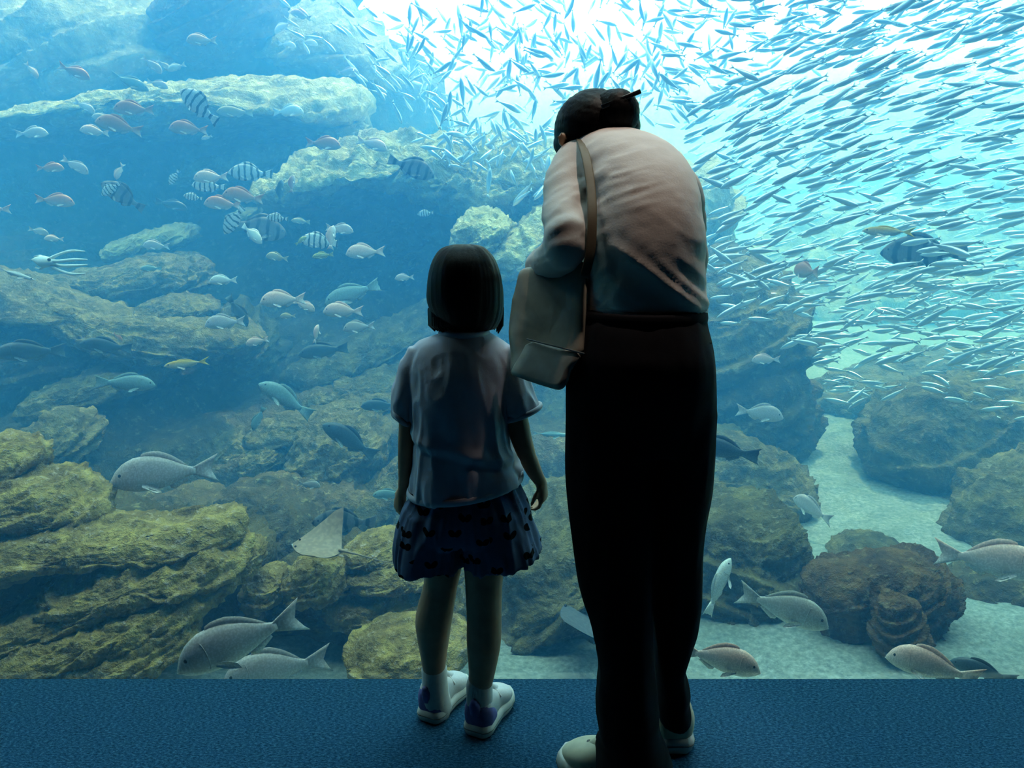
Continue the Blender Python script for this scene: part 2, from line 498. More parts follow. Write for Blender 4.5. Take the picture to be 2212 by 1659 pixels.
# rock walls at the back of the tank (the setting)
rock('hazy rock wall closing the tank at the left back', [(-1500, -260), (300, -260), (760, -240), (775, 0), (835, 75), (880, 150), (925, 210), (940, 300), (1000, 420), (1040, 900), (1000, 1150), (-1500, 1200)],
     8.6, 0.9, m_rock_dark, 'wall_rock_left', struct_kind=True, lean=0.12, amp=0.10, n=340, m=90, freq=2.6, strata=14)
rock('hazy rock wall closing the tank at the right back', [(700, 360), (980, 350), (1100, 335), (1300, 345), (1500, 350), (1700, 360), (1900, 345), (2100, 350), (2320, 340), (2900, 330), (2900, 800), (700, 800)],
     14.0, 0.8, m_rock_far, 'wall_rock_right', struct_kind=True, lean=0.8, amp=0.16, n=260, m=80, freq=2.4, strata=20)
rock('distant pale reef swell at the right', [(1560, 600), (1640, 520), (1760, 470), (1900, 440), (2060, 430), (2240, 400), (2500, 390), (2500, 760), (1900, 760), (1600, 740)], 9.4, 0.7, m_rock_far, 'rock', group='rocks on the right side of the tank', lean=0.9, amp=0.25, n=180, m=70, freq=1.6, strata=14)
UP = 'rock ledges high in the tank'
MID = 'rocks of the middle slope'
FRONT = 'layered rocks of the front pile'
RIGHT = 'rocks on the right side of the tank'
# --- upper left
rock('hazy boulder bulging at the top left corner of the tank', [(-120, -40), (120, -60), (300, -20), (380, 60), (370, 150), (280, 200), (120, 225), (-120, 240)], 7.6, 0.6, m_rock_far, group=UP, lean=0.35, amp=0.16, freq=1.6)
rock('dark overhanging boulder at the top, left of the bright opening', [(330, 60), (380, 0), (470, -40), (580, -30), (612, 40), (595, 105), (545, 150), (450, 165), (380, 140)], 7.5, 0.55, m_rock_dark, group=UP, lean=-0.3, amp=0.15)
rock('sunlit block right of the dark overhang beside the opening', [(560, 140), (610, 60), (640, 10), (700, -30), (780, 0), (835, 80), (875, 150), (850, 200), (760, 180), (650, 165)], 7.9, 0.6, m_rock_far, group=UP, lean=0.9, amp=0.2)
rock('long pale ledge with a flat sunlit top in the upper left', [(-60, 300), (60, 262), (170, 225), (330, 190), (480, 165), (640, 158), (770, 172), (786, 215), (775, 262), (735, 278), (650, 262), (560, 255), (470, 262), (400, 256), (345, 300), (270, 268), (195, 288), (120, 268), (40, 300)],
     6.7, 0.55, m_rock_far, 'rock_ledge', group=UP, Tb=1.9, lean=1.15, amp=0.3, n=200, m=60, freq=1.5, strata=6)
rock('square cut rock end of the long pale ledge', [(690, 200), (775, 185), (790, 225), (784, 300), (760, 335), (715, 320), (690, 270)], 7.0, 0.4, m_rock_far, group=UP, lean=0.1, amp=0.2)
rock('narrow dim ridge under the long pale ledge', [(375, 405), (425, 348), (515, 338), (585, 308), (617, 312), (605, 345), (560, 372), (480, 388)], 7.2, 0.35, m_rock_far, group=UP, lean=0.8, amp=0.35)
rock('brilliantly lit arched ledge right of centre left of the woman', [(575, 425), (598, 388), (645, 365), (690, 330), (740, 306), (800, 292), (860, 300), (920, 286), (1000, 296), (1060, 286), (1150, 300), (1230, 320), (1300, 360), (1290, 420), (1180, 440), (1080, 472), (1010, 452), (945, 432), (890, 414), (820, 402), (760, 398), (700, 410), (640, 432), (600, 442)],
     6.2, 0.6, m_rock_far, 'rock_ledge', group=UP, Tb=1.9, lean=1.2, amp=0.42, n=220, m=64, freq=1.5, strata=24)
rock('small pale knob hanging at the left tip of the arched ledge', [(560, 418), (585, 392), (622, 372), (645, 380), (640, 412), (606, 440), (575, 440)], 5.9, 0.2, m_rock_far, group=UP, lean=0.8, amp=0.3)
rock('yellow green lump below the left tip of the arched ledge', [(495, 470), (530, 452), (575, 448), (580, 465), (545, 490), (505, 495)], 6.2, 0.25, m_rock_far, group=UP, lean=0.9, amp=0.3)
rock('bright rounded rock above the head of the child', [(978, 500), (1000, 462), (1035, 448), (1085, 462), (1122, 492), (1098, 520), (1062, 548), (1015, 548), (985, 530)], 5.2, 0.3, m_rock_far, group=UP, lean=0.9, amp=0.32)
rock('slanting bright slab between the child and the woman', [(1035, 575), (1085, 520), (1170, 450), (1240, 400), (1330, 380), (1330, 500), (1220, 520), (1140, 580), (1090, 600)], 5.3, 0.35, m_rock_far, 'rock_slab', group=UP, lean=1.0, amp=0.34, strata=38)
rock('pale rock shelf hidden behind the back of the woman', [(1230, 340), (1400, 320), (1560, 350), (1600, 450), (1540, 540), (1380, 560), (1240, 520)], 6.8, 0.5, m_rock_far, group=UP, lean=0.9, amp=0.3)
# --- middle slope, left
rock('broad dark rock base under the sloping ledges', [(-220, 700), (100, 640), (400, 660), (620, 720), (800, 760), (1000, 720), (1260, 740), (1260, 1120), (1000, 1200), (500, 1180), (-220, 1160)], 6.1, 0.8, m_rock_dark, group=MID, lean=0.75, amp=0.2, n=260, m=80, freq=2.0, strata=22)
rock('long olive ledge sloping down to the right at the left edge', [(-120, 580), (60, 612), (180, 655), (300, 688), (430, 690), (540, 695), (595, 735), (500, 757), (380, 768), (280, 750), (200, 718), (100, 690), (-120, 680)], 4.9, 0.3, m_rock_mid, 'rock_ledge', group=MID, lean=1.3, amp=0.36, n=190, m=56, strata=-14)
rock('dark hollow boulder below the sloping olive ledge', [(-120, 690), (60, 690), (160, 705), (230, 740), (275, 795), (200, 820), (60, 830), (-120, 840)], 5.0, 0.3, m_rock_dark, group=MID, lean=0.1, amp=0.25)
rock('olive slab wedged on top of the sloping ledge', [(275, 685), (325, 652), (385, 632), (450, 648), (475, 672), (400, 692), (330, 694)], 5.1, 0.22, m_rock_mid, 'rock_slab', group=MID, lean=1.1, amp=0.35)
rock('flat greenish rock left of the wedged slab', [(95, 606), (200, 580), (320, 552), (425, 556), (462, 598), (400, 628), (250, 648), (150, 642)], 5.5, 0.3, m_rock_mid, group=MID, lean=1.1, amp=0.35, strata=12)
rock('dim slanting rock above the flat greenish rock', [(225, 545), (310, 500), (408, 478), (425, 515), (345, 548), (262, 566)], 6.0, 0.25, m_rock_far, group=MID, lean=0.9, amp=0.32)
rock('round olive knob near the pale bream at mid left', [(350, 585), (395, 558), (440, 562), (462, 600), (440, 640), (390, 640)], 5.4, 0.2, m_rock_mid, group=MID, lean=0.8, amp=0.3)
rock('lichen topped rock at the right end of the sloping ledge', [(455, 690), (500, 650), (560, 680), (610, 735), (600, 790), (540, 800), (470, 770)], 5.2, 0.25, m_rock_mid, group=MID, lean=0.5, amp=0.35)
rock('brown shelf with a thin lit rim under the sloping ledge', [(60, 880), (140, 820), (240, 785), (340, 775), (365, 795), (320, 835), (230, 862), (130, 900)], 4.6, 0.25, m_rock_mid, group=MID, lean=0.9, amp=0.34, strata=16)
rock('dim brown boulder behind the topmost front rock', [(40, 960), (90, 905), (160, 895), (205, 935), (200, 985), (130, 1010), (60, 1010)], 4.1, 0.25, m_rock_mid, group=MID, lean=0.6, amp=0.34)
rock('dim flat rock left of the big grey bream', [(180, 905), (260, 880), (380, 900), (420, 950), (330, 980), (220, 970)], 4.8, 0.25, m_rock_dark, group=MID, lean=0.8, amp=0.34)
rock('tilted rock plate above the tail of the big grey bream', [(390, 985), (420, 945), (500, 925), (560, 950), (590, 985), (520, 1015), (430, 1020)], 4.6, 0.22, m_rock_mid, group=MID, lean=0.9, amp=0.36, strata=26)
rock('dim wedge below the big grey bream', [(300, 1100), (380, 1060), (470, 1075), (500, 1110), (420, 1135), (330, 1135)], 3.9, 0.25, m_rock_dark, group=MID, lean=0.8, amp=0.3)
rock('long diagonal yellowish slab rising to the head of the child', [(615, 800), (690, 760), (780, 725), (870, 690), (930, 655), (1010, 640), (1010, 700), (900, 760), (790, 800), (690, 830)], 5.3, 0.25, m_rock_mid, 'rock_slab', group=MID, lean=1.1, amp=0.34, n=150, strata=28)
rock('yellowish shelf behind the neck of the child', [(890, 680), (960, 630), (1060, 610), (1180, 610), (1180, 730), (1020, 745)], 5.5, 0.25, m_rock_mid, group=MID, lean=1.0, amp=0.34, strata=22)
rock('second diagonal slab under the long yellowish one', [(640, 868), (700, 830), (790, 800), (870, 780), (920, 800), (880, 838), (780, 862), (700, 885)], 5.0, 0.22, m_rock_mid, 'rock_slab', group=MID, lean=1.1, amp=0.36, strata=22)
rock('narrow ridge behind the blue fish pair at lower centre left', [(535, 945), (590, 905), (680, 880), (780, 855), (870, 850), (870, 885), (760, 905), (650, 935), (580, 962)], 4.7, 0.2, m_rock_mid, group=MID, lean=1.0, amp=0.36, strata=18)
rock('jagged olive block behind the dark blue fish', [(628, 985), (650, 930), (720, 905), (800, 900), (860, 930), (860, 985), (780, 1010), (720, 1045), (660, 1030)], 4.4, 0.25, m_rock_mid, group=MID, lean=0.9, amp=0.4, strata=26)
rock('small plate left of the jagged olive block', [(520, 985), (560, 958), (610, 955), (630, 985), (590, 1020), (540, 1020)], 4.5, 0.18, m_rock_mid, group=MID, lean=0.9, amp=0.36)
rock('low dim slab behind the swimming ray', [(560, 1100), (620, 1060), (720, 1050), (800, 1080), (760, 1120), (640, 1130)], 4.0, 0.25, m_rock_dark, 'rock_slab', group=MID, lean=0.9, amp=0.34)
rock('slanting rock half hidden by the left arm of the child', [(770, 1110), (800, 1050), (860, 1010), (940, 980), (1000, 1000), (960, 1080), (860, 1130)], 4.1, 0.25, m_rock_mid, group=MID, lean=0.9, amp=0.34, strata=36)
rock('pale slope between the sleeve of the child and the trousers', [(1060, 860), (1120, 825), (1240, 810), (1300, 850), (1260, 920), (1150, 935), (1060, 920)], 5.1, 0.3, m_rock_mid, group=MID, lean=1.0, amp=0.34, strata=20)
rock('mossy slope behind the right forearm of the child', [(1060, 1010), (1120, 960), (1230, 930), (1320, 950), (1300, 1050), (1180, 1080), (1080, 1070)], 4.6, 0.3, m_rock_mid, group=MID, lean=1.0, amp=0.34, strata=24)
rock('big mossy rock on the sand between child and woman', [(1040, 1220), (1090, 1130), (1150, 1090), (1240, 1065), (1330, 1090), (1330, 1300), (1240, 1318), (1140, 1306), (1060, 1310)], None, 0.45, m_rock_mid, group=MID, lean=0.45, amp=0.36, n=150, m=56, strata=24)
# --- front pile, left
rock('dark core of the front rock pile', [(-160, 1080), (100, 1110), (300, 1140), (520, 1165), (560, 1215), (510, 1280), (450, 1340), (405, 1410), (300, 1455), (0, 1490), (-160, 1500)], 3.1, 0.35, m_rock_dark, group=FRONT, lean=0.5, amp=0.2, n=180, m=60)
rock('topmost flat rock of the front pile at the left edge', [(-120, 945), (0, 946), (60, 950), (96, 966), (103, 985), (75, 1012), (20, 1038), (-120, 1060)], 3.0, 0.16, m_rock, group=FRONT, lean=0.7, amp=0.3, n=150, m=56)
rock('rounded two layered rock second from the top of the front pile', [(-120, 1040), (30, 1022), (130, 1020), (195, 1045), (232, 1082), (241, 1108), (205, 1124), (120, 1132), (30, 1128), (-120, 1150)], 2.9, 0.18, m_rock, group=FRONT, lean=0.6, amp=0.34, n=170, m=60, strata=8)
rock('long upper layer of the front pile ending in a pointed tip', [(-100, 1175), (60, 1145), (160, 1122), (280, 1128), (390, 1142), (440, 1120), (500, 1114), (524, 1148), (505, 1176), (420, 1186), (280, 1192), (140, 1200), (20, 1222), (-100, 1230)], 2.78, 0.17, m_rock, 'rock_layer', group=FRONT, lean=0.9, amp=0.36, n=220, m=64, strata=6)
rock('lumpy second layer of the front pile below the pointed tip', [(95, 1262), (190, 1220), (320, 1192), (440, 1180), (505, 1182), (532, 1216), (505, 1248), (400, 1268), (260, 1294), (140, 1310)], 2.72, 0.16, m_rock, 'rock_layer', group=FRONT, lean=0.8, amp=0.4, n=190, m=60, strata=16)
rock('shaded block at the left end of the second layer', [(-100, 1225), (30, 1212), (105, 1225), (122, 1268), (70, 1310), (-100, 1330)], 2.76, 0.16, m_rock_dark, group=FRONT, lean=0.4, amp=0.36)
rock('short stub of rock right below the second layer', [(320, 1296), (400, 1262), (505, 1240), (522, 1256), (470, 1292), (390, 1322)], 2.72, 0.12, m_rock, 'rock_layer', group=FRONT, lean=0.8, amp=0.34, strata=20)
rock('third layer of the front pile reaching the left edge', [(-80, 1370), (40, 1310), (140, 1280), (250, 1262), (340, 1248), (372, 1276), (330, 1312), (225, 1336), (110, 1358), (20, 1390)], 2.66, 0.14, m_rock, 'rock_layer', group=FRONT, lean=0.8, amp=0.38, n=180, m=56, strata=18)
rock('thick fourth layer of the front pile with a knobbly edge', [(5, 1412), (80, 1358), (200, 1332), (320, 1302), (425, 1280), (462, 1308), (420, 1340), (300, 1374), (180, 1408), (90, 1432), (20, 1446)], 2.6, 0.14, m_rock, 'rock_layer', group=FRONT, lean=0.8, amp=0.38, n=190, m=56, strata=18)
rock('bottom slab of the front pile beside the low swimming bream', [(60, 1462), (150, 1420), (240, 1398), (330, 1368), (402, 1342), (414, 1372), (402, 1412), (300, 1446), (190, 1472), (100, 1484)], 2.54, 0.12, m_rock, 'rock_slab', group=FRONT, lean=0.8, amp=0.36, n=170, m=52, strata=20)
rock('small knob of rock at the right tip of the front pile', [(520, 1192), (545, 1168), (568, 1176), (570, 1200), (548, 1236), (522, 1244)], 2.85, 0.09, m_rock, group=FRONT, lean=0.5, amp=0.36)
rock('tiny low rock between the front pile and the middle outcrop', [(525, 1330), (545, 1308), (570, 1318), (572, 1345), (540, 1352)], 2.95, 0.08, m_rock, group=FRONT, lean=0.5, amp=0.36)
# --- middle outcrop
rock('shaded body of the outcrop behind the legs of the child', [(560, 1245), (640, 1205), (740, 1190), (860, 1180), (1000, 1200), (1020, 1290), (960, 1350), (780, 1352), (680, 1345), (590, 1300)], 3.15, 0.25, m_rock_dark, group=MID, lean=0.4, amp=0.34, n=160, m=56)
rock('crusty rock tooth at the left of the middle outcrop', [(532, 1268), (560, 1238), (595, 1230), (614, 1256), (600, 1290), (560, 1300)], 2.9, 0.1, m_rock, group=MID, lean=0.6, amp=0.4)
rock('yellow flecked lump beneath the swimming ray', [(612, 1250), (650, 1210), (705, 1200), (745, 1222), (735, 1262), (680, 1290), (630, 1282)], 2.88, 0.12, m_rock, group=MID, lean=0.6, amp=0.42)
rock('smooth hump on top of the middle outcrop', [(735, 1188), (790, 1160), (848, 1152), (885, 1182), (870, 1205), (790, 1212)], 2.98, 0.12, m_rock, group=MID, lean=0.8, amp=0.3)
rock('layer running behind the shorts hem of the child', [(740, 1236), (830, 1205), (940, 1195), (1010, 1212), (1000, 1245), (880, 1256), (780, 1262)], 2.92, 0.12, m_rock, 'rock_layer', group=MID, lean=0.8, amp=0.36)
rock('encrusted lower layer left of the calves of the child', [(690, 1310), (770, 1278), (880, 1262), (1000, 1270), (1000, 1320), (860, 1335), (750, 1345)], 2.9, 0.12, m_rock, 'rock_layer', group=MID, lean=0.6, amp=0.4)
rock('flat tawny slab on the sand behind the ankles of the child', [(745, 1402), (780, 1370), (850, 1357), (1008, 1356), (1012, 1400), (960, 1445), (850, 1452), (770, 1440)], 2.62, 0.16, m_rock, 'rock_slab', group=MID, lean=0.7, amp=0.32, n=150, m=56, strata=4)
# --- right side
rock('large dark boulder with a brown top on the sand at the right', [(1722, 1245), (1760, 1215), (1840, 1200), (1955, 1186), (2008, 1208), (2042, 1246), (2036, 1290), (2006, 1326), (1986, 1368), (1880, 1376), (1800, 1356), (1765, 1340), (1738, 1292)], None, 0.22, m_rock_brown, 'boulder', group=RIGHT, lean=-0.1, amp=0.30, step=0.22, Tb=0.10, e=0.5, n=170, m=64)
rock('small brown stone leaning on the large dark boulder', [(1880, 1405), (1900, 1300), (1925, 1282), (1965, 1290), (1986, 1330), (2000, 1385), (1955, 1420)], 2.74, 0.09, m_rock_brown, 'boulder', group=RIGHT, lean=0.1, amp=0.26, Tb=0.06)
rock('low shadowed rock at the right edge behind the pink bream', [(2030, 1270), (2090, 1235), (2200, 1220), (2400, 1220), (2400, 1300), (2200, 1292), (2090, 1292)], None, 0.25, m_rock_dark, group=RIGHT, lean=0.3, amp=0.3)
rock('large layered rock in the sand at the right edge', [(1838, 960), (1862, 905), (1930, 860), (2050, 830), (2200, 818), (2400, 800), (2400, 975), (2200, 975), (2080, 1000), (1990, 1042), (1900, 1040), (1850, 1005)], None, 0.5, m_rock_mid, group=RIGHT, lean=0.75, amp=0.4, n=180, m=60, strata=16)
rock('slanting striped rock below the large layered one', [(2030, 1185), (2070, 1115), (2140, 1060), (2240, 1025), (2400, 1000), (2400, 1180), (2240, 1185), (2120, 1180)], None, 0.3, m_rock_mid, group=RIGHT, lean=0.75, amp=0.4, n=150, strata=30)
rock('mossy rock on the sand right of the knees of the woman', [(1440, 1120), (1520, 1090), (1590, 1080), (1660, 1095), (1722, 1135), (1738, 1200), (1706, 1256), (1690, 1296), (1560, 1310), (1440, 1300)], None, 0.3, m_rock_mid, group=RIGHT, lean=0.35, amp=0.34, n=150, strata=-12)
rock('hazy low slope right of the thigh of the woman', [(1440, 985), (1540, 940), (1640, 950), (1710, 1000), (1745, 1055), (1715, 1098), (1580, 1090), (1440, 1080)], None, 0.35, m_rock_mid, group=RIGHT, lean=0.9, amp=0.3, strata=-8)
rock('yellow topped rock right of the waist of the woman', [(1440, 640), (1530, 580), (1590, 552), (1650, 566), (1705, 620), (1726, 690), (1712, 740), (1660, 775), (1560, 800), (1440, 800)], 5.45, 0.4, m_rock_mid, group=RIGHT, lean=0.85, amp=0.3, n=150)
rock('shadowed rock face under the yellow topped rock', [(1440, 790), (1560, 790), (1660, 765), (1725, 800), (1748, 860), (1742, 930), (1690, 985), (1580, 990), (1440, 960)], None, 0.4, m_rock_dark, group=RIGHT, lean=0.15, amp=0.28)
rock('dim stone on the slope above the boulder', [(1640, 1010), (1680, 985), (1722, 1000), (1725, 1040), (1690, 1065), (1650, 1055)], None, 0.15, m_rock_dark, group=RIGHT, lean=0.5, amp=0.3)
rock('long pale terrace across the far right behind the sardines', [(1720, 860), (1800, 815), (1950, 790), (2150, 770), (2450, 740), (2450, 880), (2200, 870), (1960, 880), (1820, 900)], None, 0.45, m_rock_mid, 'rock_ledge', group=RIGHT, lean=1.3, amp=0.28, n=150, strata=10)

for lab, pl, Yr in (('flat brown stone behind the large dark boulder', [(1780, 1195), (1830, 1170), (1910, 1165), (1960, 1185), (1890, 1205), (1810, 1212)], 3.9),
                    ('small rock beside the pale fish at the trouser leg', [(1500, 1300), (1520, 1262), (1570, 1240), (1600, 1262), (1590, 1310), (1540, 1325)], 3.3),
                    ('rounded dim stone in the far sand channel', [(1780, 880), (1830, 862), (1880, 875), (1880, 905), (1820, 915)], 6.2)):
    rock(lab, pl, None, 0.18, m_rock_mid, group=RIGHT, lean=0.9, amp=0.36, n=100, m=44)

rock('dark rock filling the gap left of the swimming ray', [(500, 1180), (530, 1120), (600, 1095), (690, 1110), (720, 1170), (690, 1230), (560, 1240)], 3.6, 0.2, m_rock_dark, group=MID, lean=0.3, amp=0.3, n=100, m=44)
rock('low dark rock below the tail of the big grey bream', [(430, 1135), (480, 1065), (600, 1040), (690, 1080), (660, 1150), (500, 1165)], 3.9, 0.2, m_rock_dark, group=MID, lean=0.6, amp=0.3, n=100, m=44)
# ================================================================== people
def ring_px(py, xl, xr, Y, b, tilt=0.0, yaw=0.0, dy=0.0):
    """a horizontal ring whose left and right ends show at xl and xr; tilt lifts its right end, yaw turns it"""
    L, R_ = P(xl, py, Y), P(xr, py, Y)
    c = (L + R_) / 2
    a = (R_ - L) / 2
    av = Vector((a.x, a.x * math.sin(yaw), tilt))
    return (c + Vector((0, dy, 0)), av, Vector((-b * math.sin(yaw), b, 0)))
def tube_px(g, pts, n=20, flat=1.0):
    """pts: (px, py, Y, radius in pixels)"""
    W = [P(x, y, Y) for x, y, Y, r in pts]
    g.tube(W, [r * mpp(w) for w, (x, y, Y, r) in zip(W, pts)], n, flat)
def resample(pts, k):
    """Catmull-Rom through tuples"""
    A = np.array(pts, float); n = len(A); out = []
    for i in range(n - 1):
        p0, p1, p2, p3 = A[max(i - 1, 0)], A[i], A[i + 1], A[min(i + 2, n - 1)]
        for j in range(k):
            t = j / k
            out.append(0.5 * (2 * p1 + (p2 - p0) * t + (2 * p0 - 5 * p1 + 4 * p2 - p3) * t * t + (3 * p1 - p0 - 3 * p2 + p3) * t ** 3))
    out.append(A[-1])
    return [tuple(o) for o in out]
def frame(fwd, up=(0, 0, 1)):
    f = Vector(fwd).normalized(); r = f.cross(Vector(up)).normalized(); u = r.cross(f).normalized()
    return r, f, u
def head(g, c, s, fwd, up=(0, 0, 1)):
    """head with skull, jaw, brow, nose, lips and ears; s = height of the head"""
    r, f, u = frame(fwd, up); c = Vector(c)
    def ax(): return (r, f, u)
    g.ball(c + u * 0.10 * s, (0.33 * s, 0.41 * s, 0.38 * s), ax(), 28)
    g.ball(c - u * 0.14 * s + f * 0.07 * s, (0.27 * s, 0.30 * s, 0.34 * s), ax(), 24)
    g.ball(c - u * 0.38 * s + f * 0.24 * s, (0.11 * s, 0.10 * s, 0.09 * s), ax(), 16)      # chin
    g.tube([c + f * 0.36 * s + u * 0.02 * s, c + f * 0.42 * s - u * 0.10 * s, c + f * 0.45 * s - u * 0.15 * s], [0.035 * s, 0.05 * s, 0.055 * s], 12)   # nose
    for q in (-1, 1):
        g.ball(c + f * 0.41 * s - u * 0.16 * s + r * q * 0.05 * s, 0.04 * s, ax(), 10)      # nostrils
        g.ball(c + f * 0.33 * s + u * 0.07 * s + r * q * 0.14 * s, (0.12 * s, 0.06 * s, 0.03 * s), ax(), 12)   # brow
        g.ball(c + f * 0.28 * s - u * 0.12 * s + r * q * 0.17 * s, (0.09 * s, 0.08 * s, 0.09 * s), ax(), 12)   # cheek
        e = c + r * q * 0.33 * s - u * 0.06 * s - f * 0.03 * s
        g.ball(e, (0.035 * s, 0.07 * s, 0.12 * s), ax(), 14)                                # ear
        g.tube([e + r * q * 0.02 * s + u * 0.1 * s - f * 0.02 * s, e + r * q * 0.035 * s - f * 0.075 * s + u * 0.02 * s, e + r * q * 0.02 * s - u * 0.1 * s], 0.02 * s, 8)
    g.tube([c + f * 0.37 * s - u * 0.255 * s - r * 0.09 * s, c + f * 0.40 * s - u * 0.25 * s, c + f * 0.37 * s - u * 0.255 * s + r * 0.09 * s], [0.012 * s, 0.026 * s, 0.012 * s], 10)
    g.tube([c + f * 0.36 * s - u * 0.30 * s - r * 0.07 * s, c + f * 0.39 * s - u * 0.30 * s, c + f * 0.36 * s - u * 0.30 * s + r * 0.07 * s], [0.012 * s, 0.028 * s, 0.012 * s], 10)
    return r, f, u
def hand(g, w, d, pn, side, L, curl=0.5, thumb_out=0.6):
    """w wrist, d direction of the hand, pn palm normal, side = direction of the thumb side, L hand length; four fingers and a thumb"""
    w = Vector(w); d = Vector(d).normalized(); pn = Vector(pn); pn = (pn - d * pn.dot(d)).normalized(); s = Vector(side); s = (s - d * s.dot(d) - pn * s.dot(pn)).normalized()
    pal = 0.50 * L; wd = 0.21 * L
    R = []
    for t, k, th in ((-0.05, 0.62, 0.11), (0.1, 0.75, 0.12), (0.3, 0.95, 0.12), (0.44, 1.0, 0.11), (0.52, 0.92, 0.085)):
        R.append((w + d * t * L, s * wd * k, pn * th * L))
    g.loft(R, 18, 2.6)
    for i, (off, ln) in enumerate(((0.75, 0.40), (0.26, 0.46), (-0.26, 0.43), (-0.75, 0.34))):
        p = w + d * pal * 0.92 + s * wd * off
        pts = [p]; a = curl * (0.35 + 0.06 * i)
        for j, fr in enumerate((0.42, 0.32, 0.26)):
            v = (d * math.cos(a) + pn * math.sin(a) + s * off * 0.05).normalized()
            p = p + v * ln * L * fr
            pts.append(p); a += curl * 0.75
        g.tube(pts, [0.056 * L, 0.054 * L, 0.048 * L, 0.038 * L], 10)
    b = w + d * 0.10 * L + s * wd * 0.75
    v1 = (d * 0.75 + s * thumb_out + pn * 0.35).normalized(); v2 = (d * 0.95 + s * 0.15 + pn * 0.45).normalized()
    g.tube([b, b + v1 * 0.20 * L, b + v1 * 0.20 * L + v2 * 0.17 * L, b + v1 * 0.20 * L + v2 * 0.30 * L], [0.075 * L, 0.065 * L, 0.055 * L, 0.042 * L], 10)
def folds(o, fn):
    me = o.data
    co, no = get_co(me), get_no(me)
    set_co(me, co + no * fn(co)[:, None])
m_skin, nt, b = new_mat('skin')
c = ramp(nt, noise_node(nt, 25, 3), [(0.3, (0.50, 0.31, 0.21)), (0.7, (0.60, 0.39, 0.27))])
nt.links.new(c, b.inputs['Base Color']); b.inputs['Roughness'].default_value = 0.55; b.inputs['Specular IOR Level'].default_value = 0.3
m_hair, nt, b = new_mat('hair')
tc = N(nt, 'ShaderNodeTexCoord'); mp = N(nt, 'ShaderNodeMapping'); mp.inputs['Scale'].default_value = (160, 160, 6)
nt.links.new(tc.outputs['Object'], mp.inputs[0])
hn = noise_node(nt, 1.0, 3, 0.6, mp.outputs[0])
nt.links.new(ramp(nt, hn, [(0.3, (0.003, 0.003, 0.004)), (0.7, (0.010, 0.010, 0.011))]), b.inputs['Base Color'])
b.inputs['Roughness'].default_value = 0.5; b.inputs['Specular IOR Level'].default_value = 0.10
add_bump(nt, b, hn, 0.3, 0.002)
m_eye = plain('eye_white', (0.8, 0.8, 0.8), 0.2, 0.5)
m_shirt = cloth('cream_shirt', (0.78, 0.72, 0.68), 0.05, 0.95, 30)
m_trouser = cloth('black_trousers', (0.006, 0.006, 0.009), 0.2, 0.9, 50)
m_bag = plain('beige_leather', (0.40, 0.37, 0.30), 0.45, 0.4)
m_strap = plain('bag_strap', (0.17, 0.14, 0.09), 0.6, 0.3)
m_bag_dark = plain('bag_base', (0.30, 0.31, 0.28), 0.5, 0.35)
m_tee = cloth('pale_lilac_cotton', (0.66, 0.71, 0.86), 0.06, 0.95, 30)
m_sock = cloth('white_knit', (0.75, 0.76, 0.78), 0.06, 0.95, 120)
m_sole = plain('white_rubber', (0.68, 0.70, 0.70), 0.55, 0.3)
m_upper = cloth('white_mesh', (0.66, 0.68, 0.74), 0.08, 0.8, 200)
m_heel = cloth('lilac_patch', (0.16, 0.17, 0.42), 0.15, 0.6, 100)
m_cream = plain('cream_leather', (0.62, 0.60, 0.47), 0.55, 0.3)
m_greytrim = plain('grey_suede', (0.16, 0.17, 0.17), 0.8, 0.2)
m_metal = plain('dark_lacquer', (0.02, 0.02, 0.025), 0.3, 0.5)
# shorts: dark denim blue with black butterflies printed on
m_shorts, nt, b = new_mat('butterfly_print')
tc = N(nt, 'ShaderNodeTexCoord')
vor = N(nt, 'ShaderNodeTexVoronoi'); vor.feature = 'F1'; vor.inputs['Scale'].default_value = 18; vor.inputs['Randomness'].default_value = 1.0
nt.links.new(tc.outputs['Object'], vor.inputs['Vector'])
sub = N(nt, 'ShaderNodeVectorMath', operation='SUBTRACT'); nt.links.new(tc.outputs['Object'], sub.inputs[0])
sc_ = N(nt, 'ShaderNodeVectorMath', operation='SCALE'); sc_.inputs['Scale'].default_value = 1.0
nt.links.new(vor.outputs['Position'], sub.inputs[1])
sx = N(nt, 'ShaderNodeSeparateXYZ'); nt.links.new(sub.outputs[0], sx.inputs[0])
def mth(op, a, b_=None):
    n_ = N(nt, 'ShaderNodeMath', operation=op)
    for i, v in enumerate((a, b_)):
        if v is None: continue
        if hasattr(v, 'links'): nt.links.new(v, n_.inputs[i])
        else: n_.inputs[i].default_value = v
    return n_.outputs[0]
# two round wings either side of a body: |x| offset circle, pinched at the middle
ax_ = mth('ABSOLUTE', sx.outputs['X'])
wing = mth('SUBTRACT', ax_, 0.0062)
r2 = mth('ADD', mth('MULTIPLY', wing, wing), mth('MULTIPLY', mth('SUBTRACT', sx.outputs['Z'], mth('MULTIPLY', ax_, 0.35)), mth('SUBTRACT', sx.outputs['Z'], mth('MULTIPLY', ax_, 0.35))))
isw = mth('LESS_THAN', r2, 0.000052)
cb = ramp(nt, noise_node(nt, 25, 3), [(0.3, (0.10, 0.17, 0.30)), (0.7, (0.14, 0.22, 0.38))])
nt.links.new(mixc(nt, isw, cb, (0.004, 0.005, 0.008)), b.inputs['Base Color'])
b.inputs['Roughness'].default_value = 0.9; b.inputs['Specular IOR Level'].default_value = 0.15

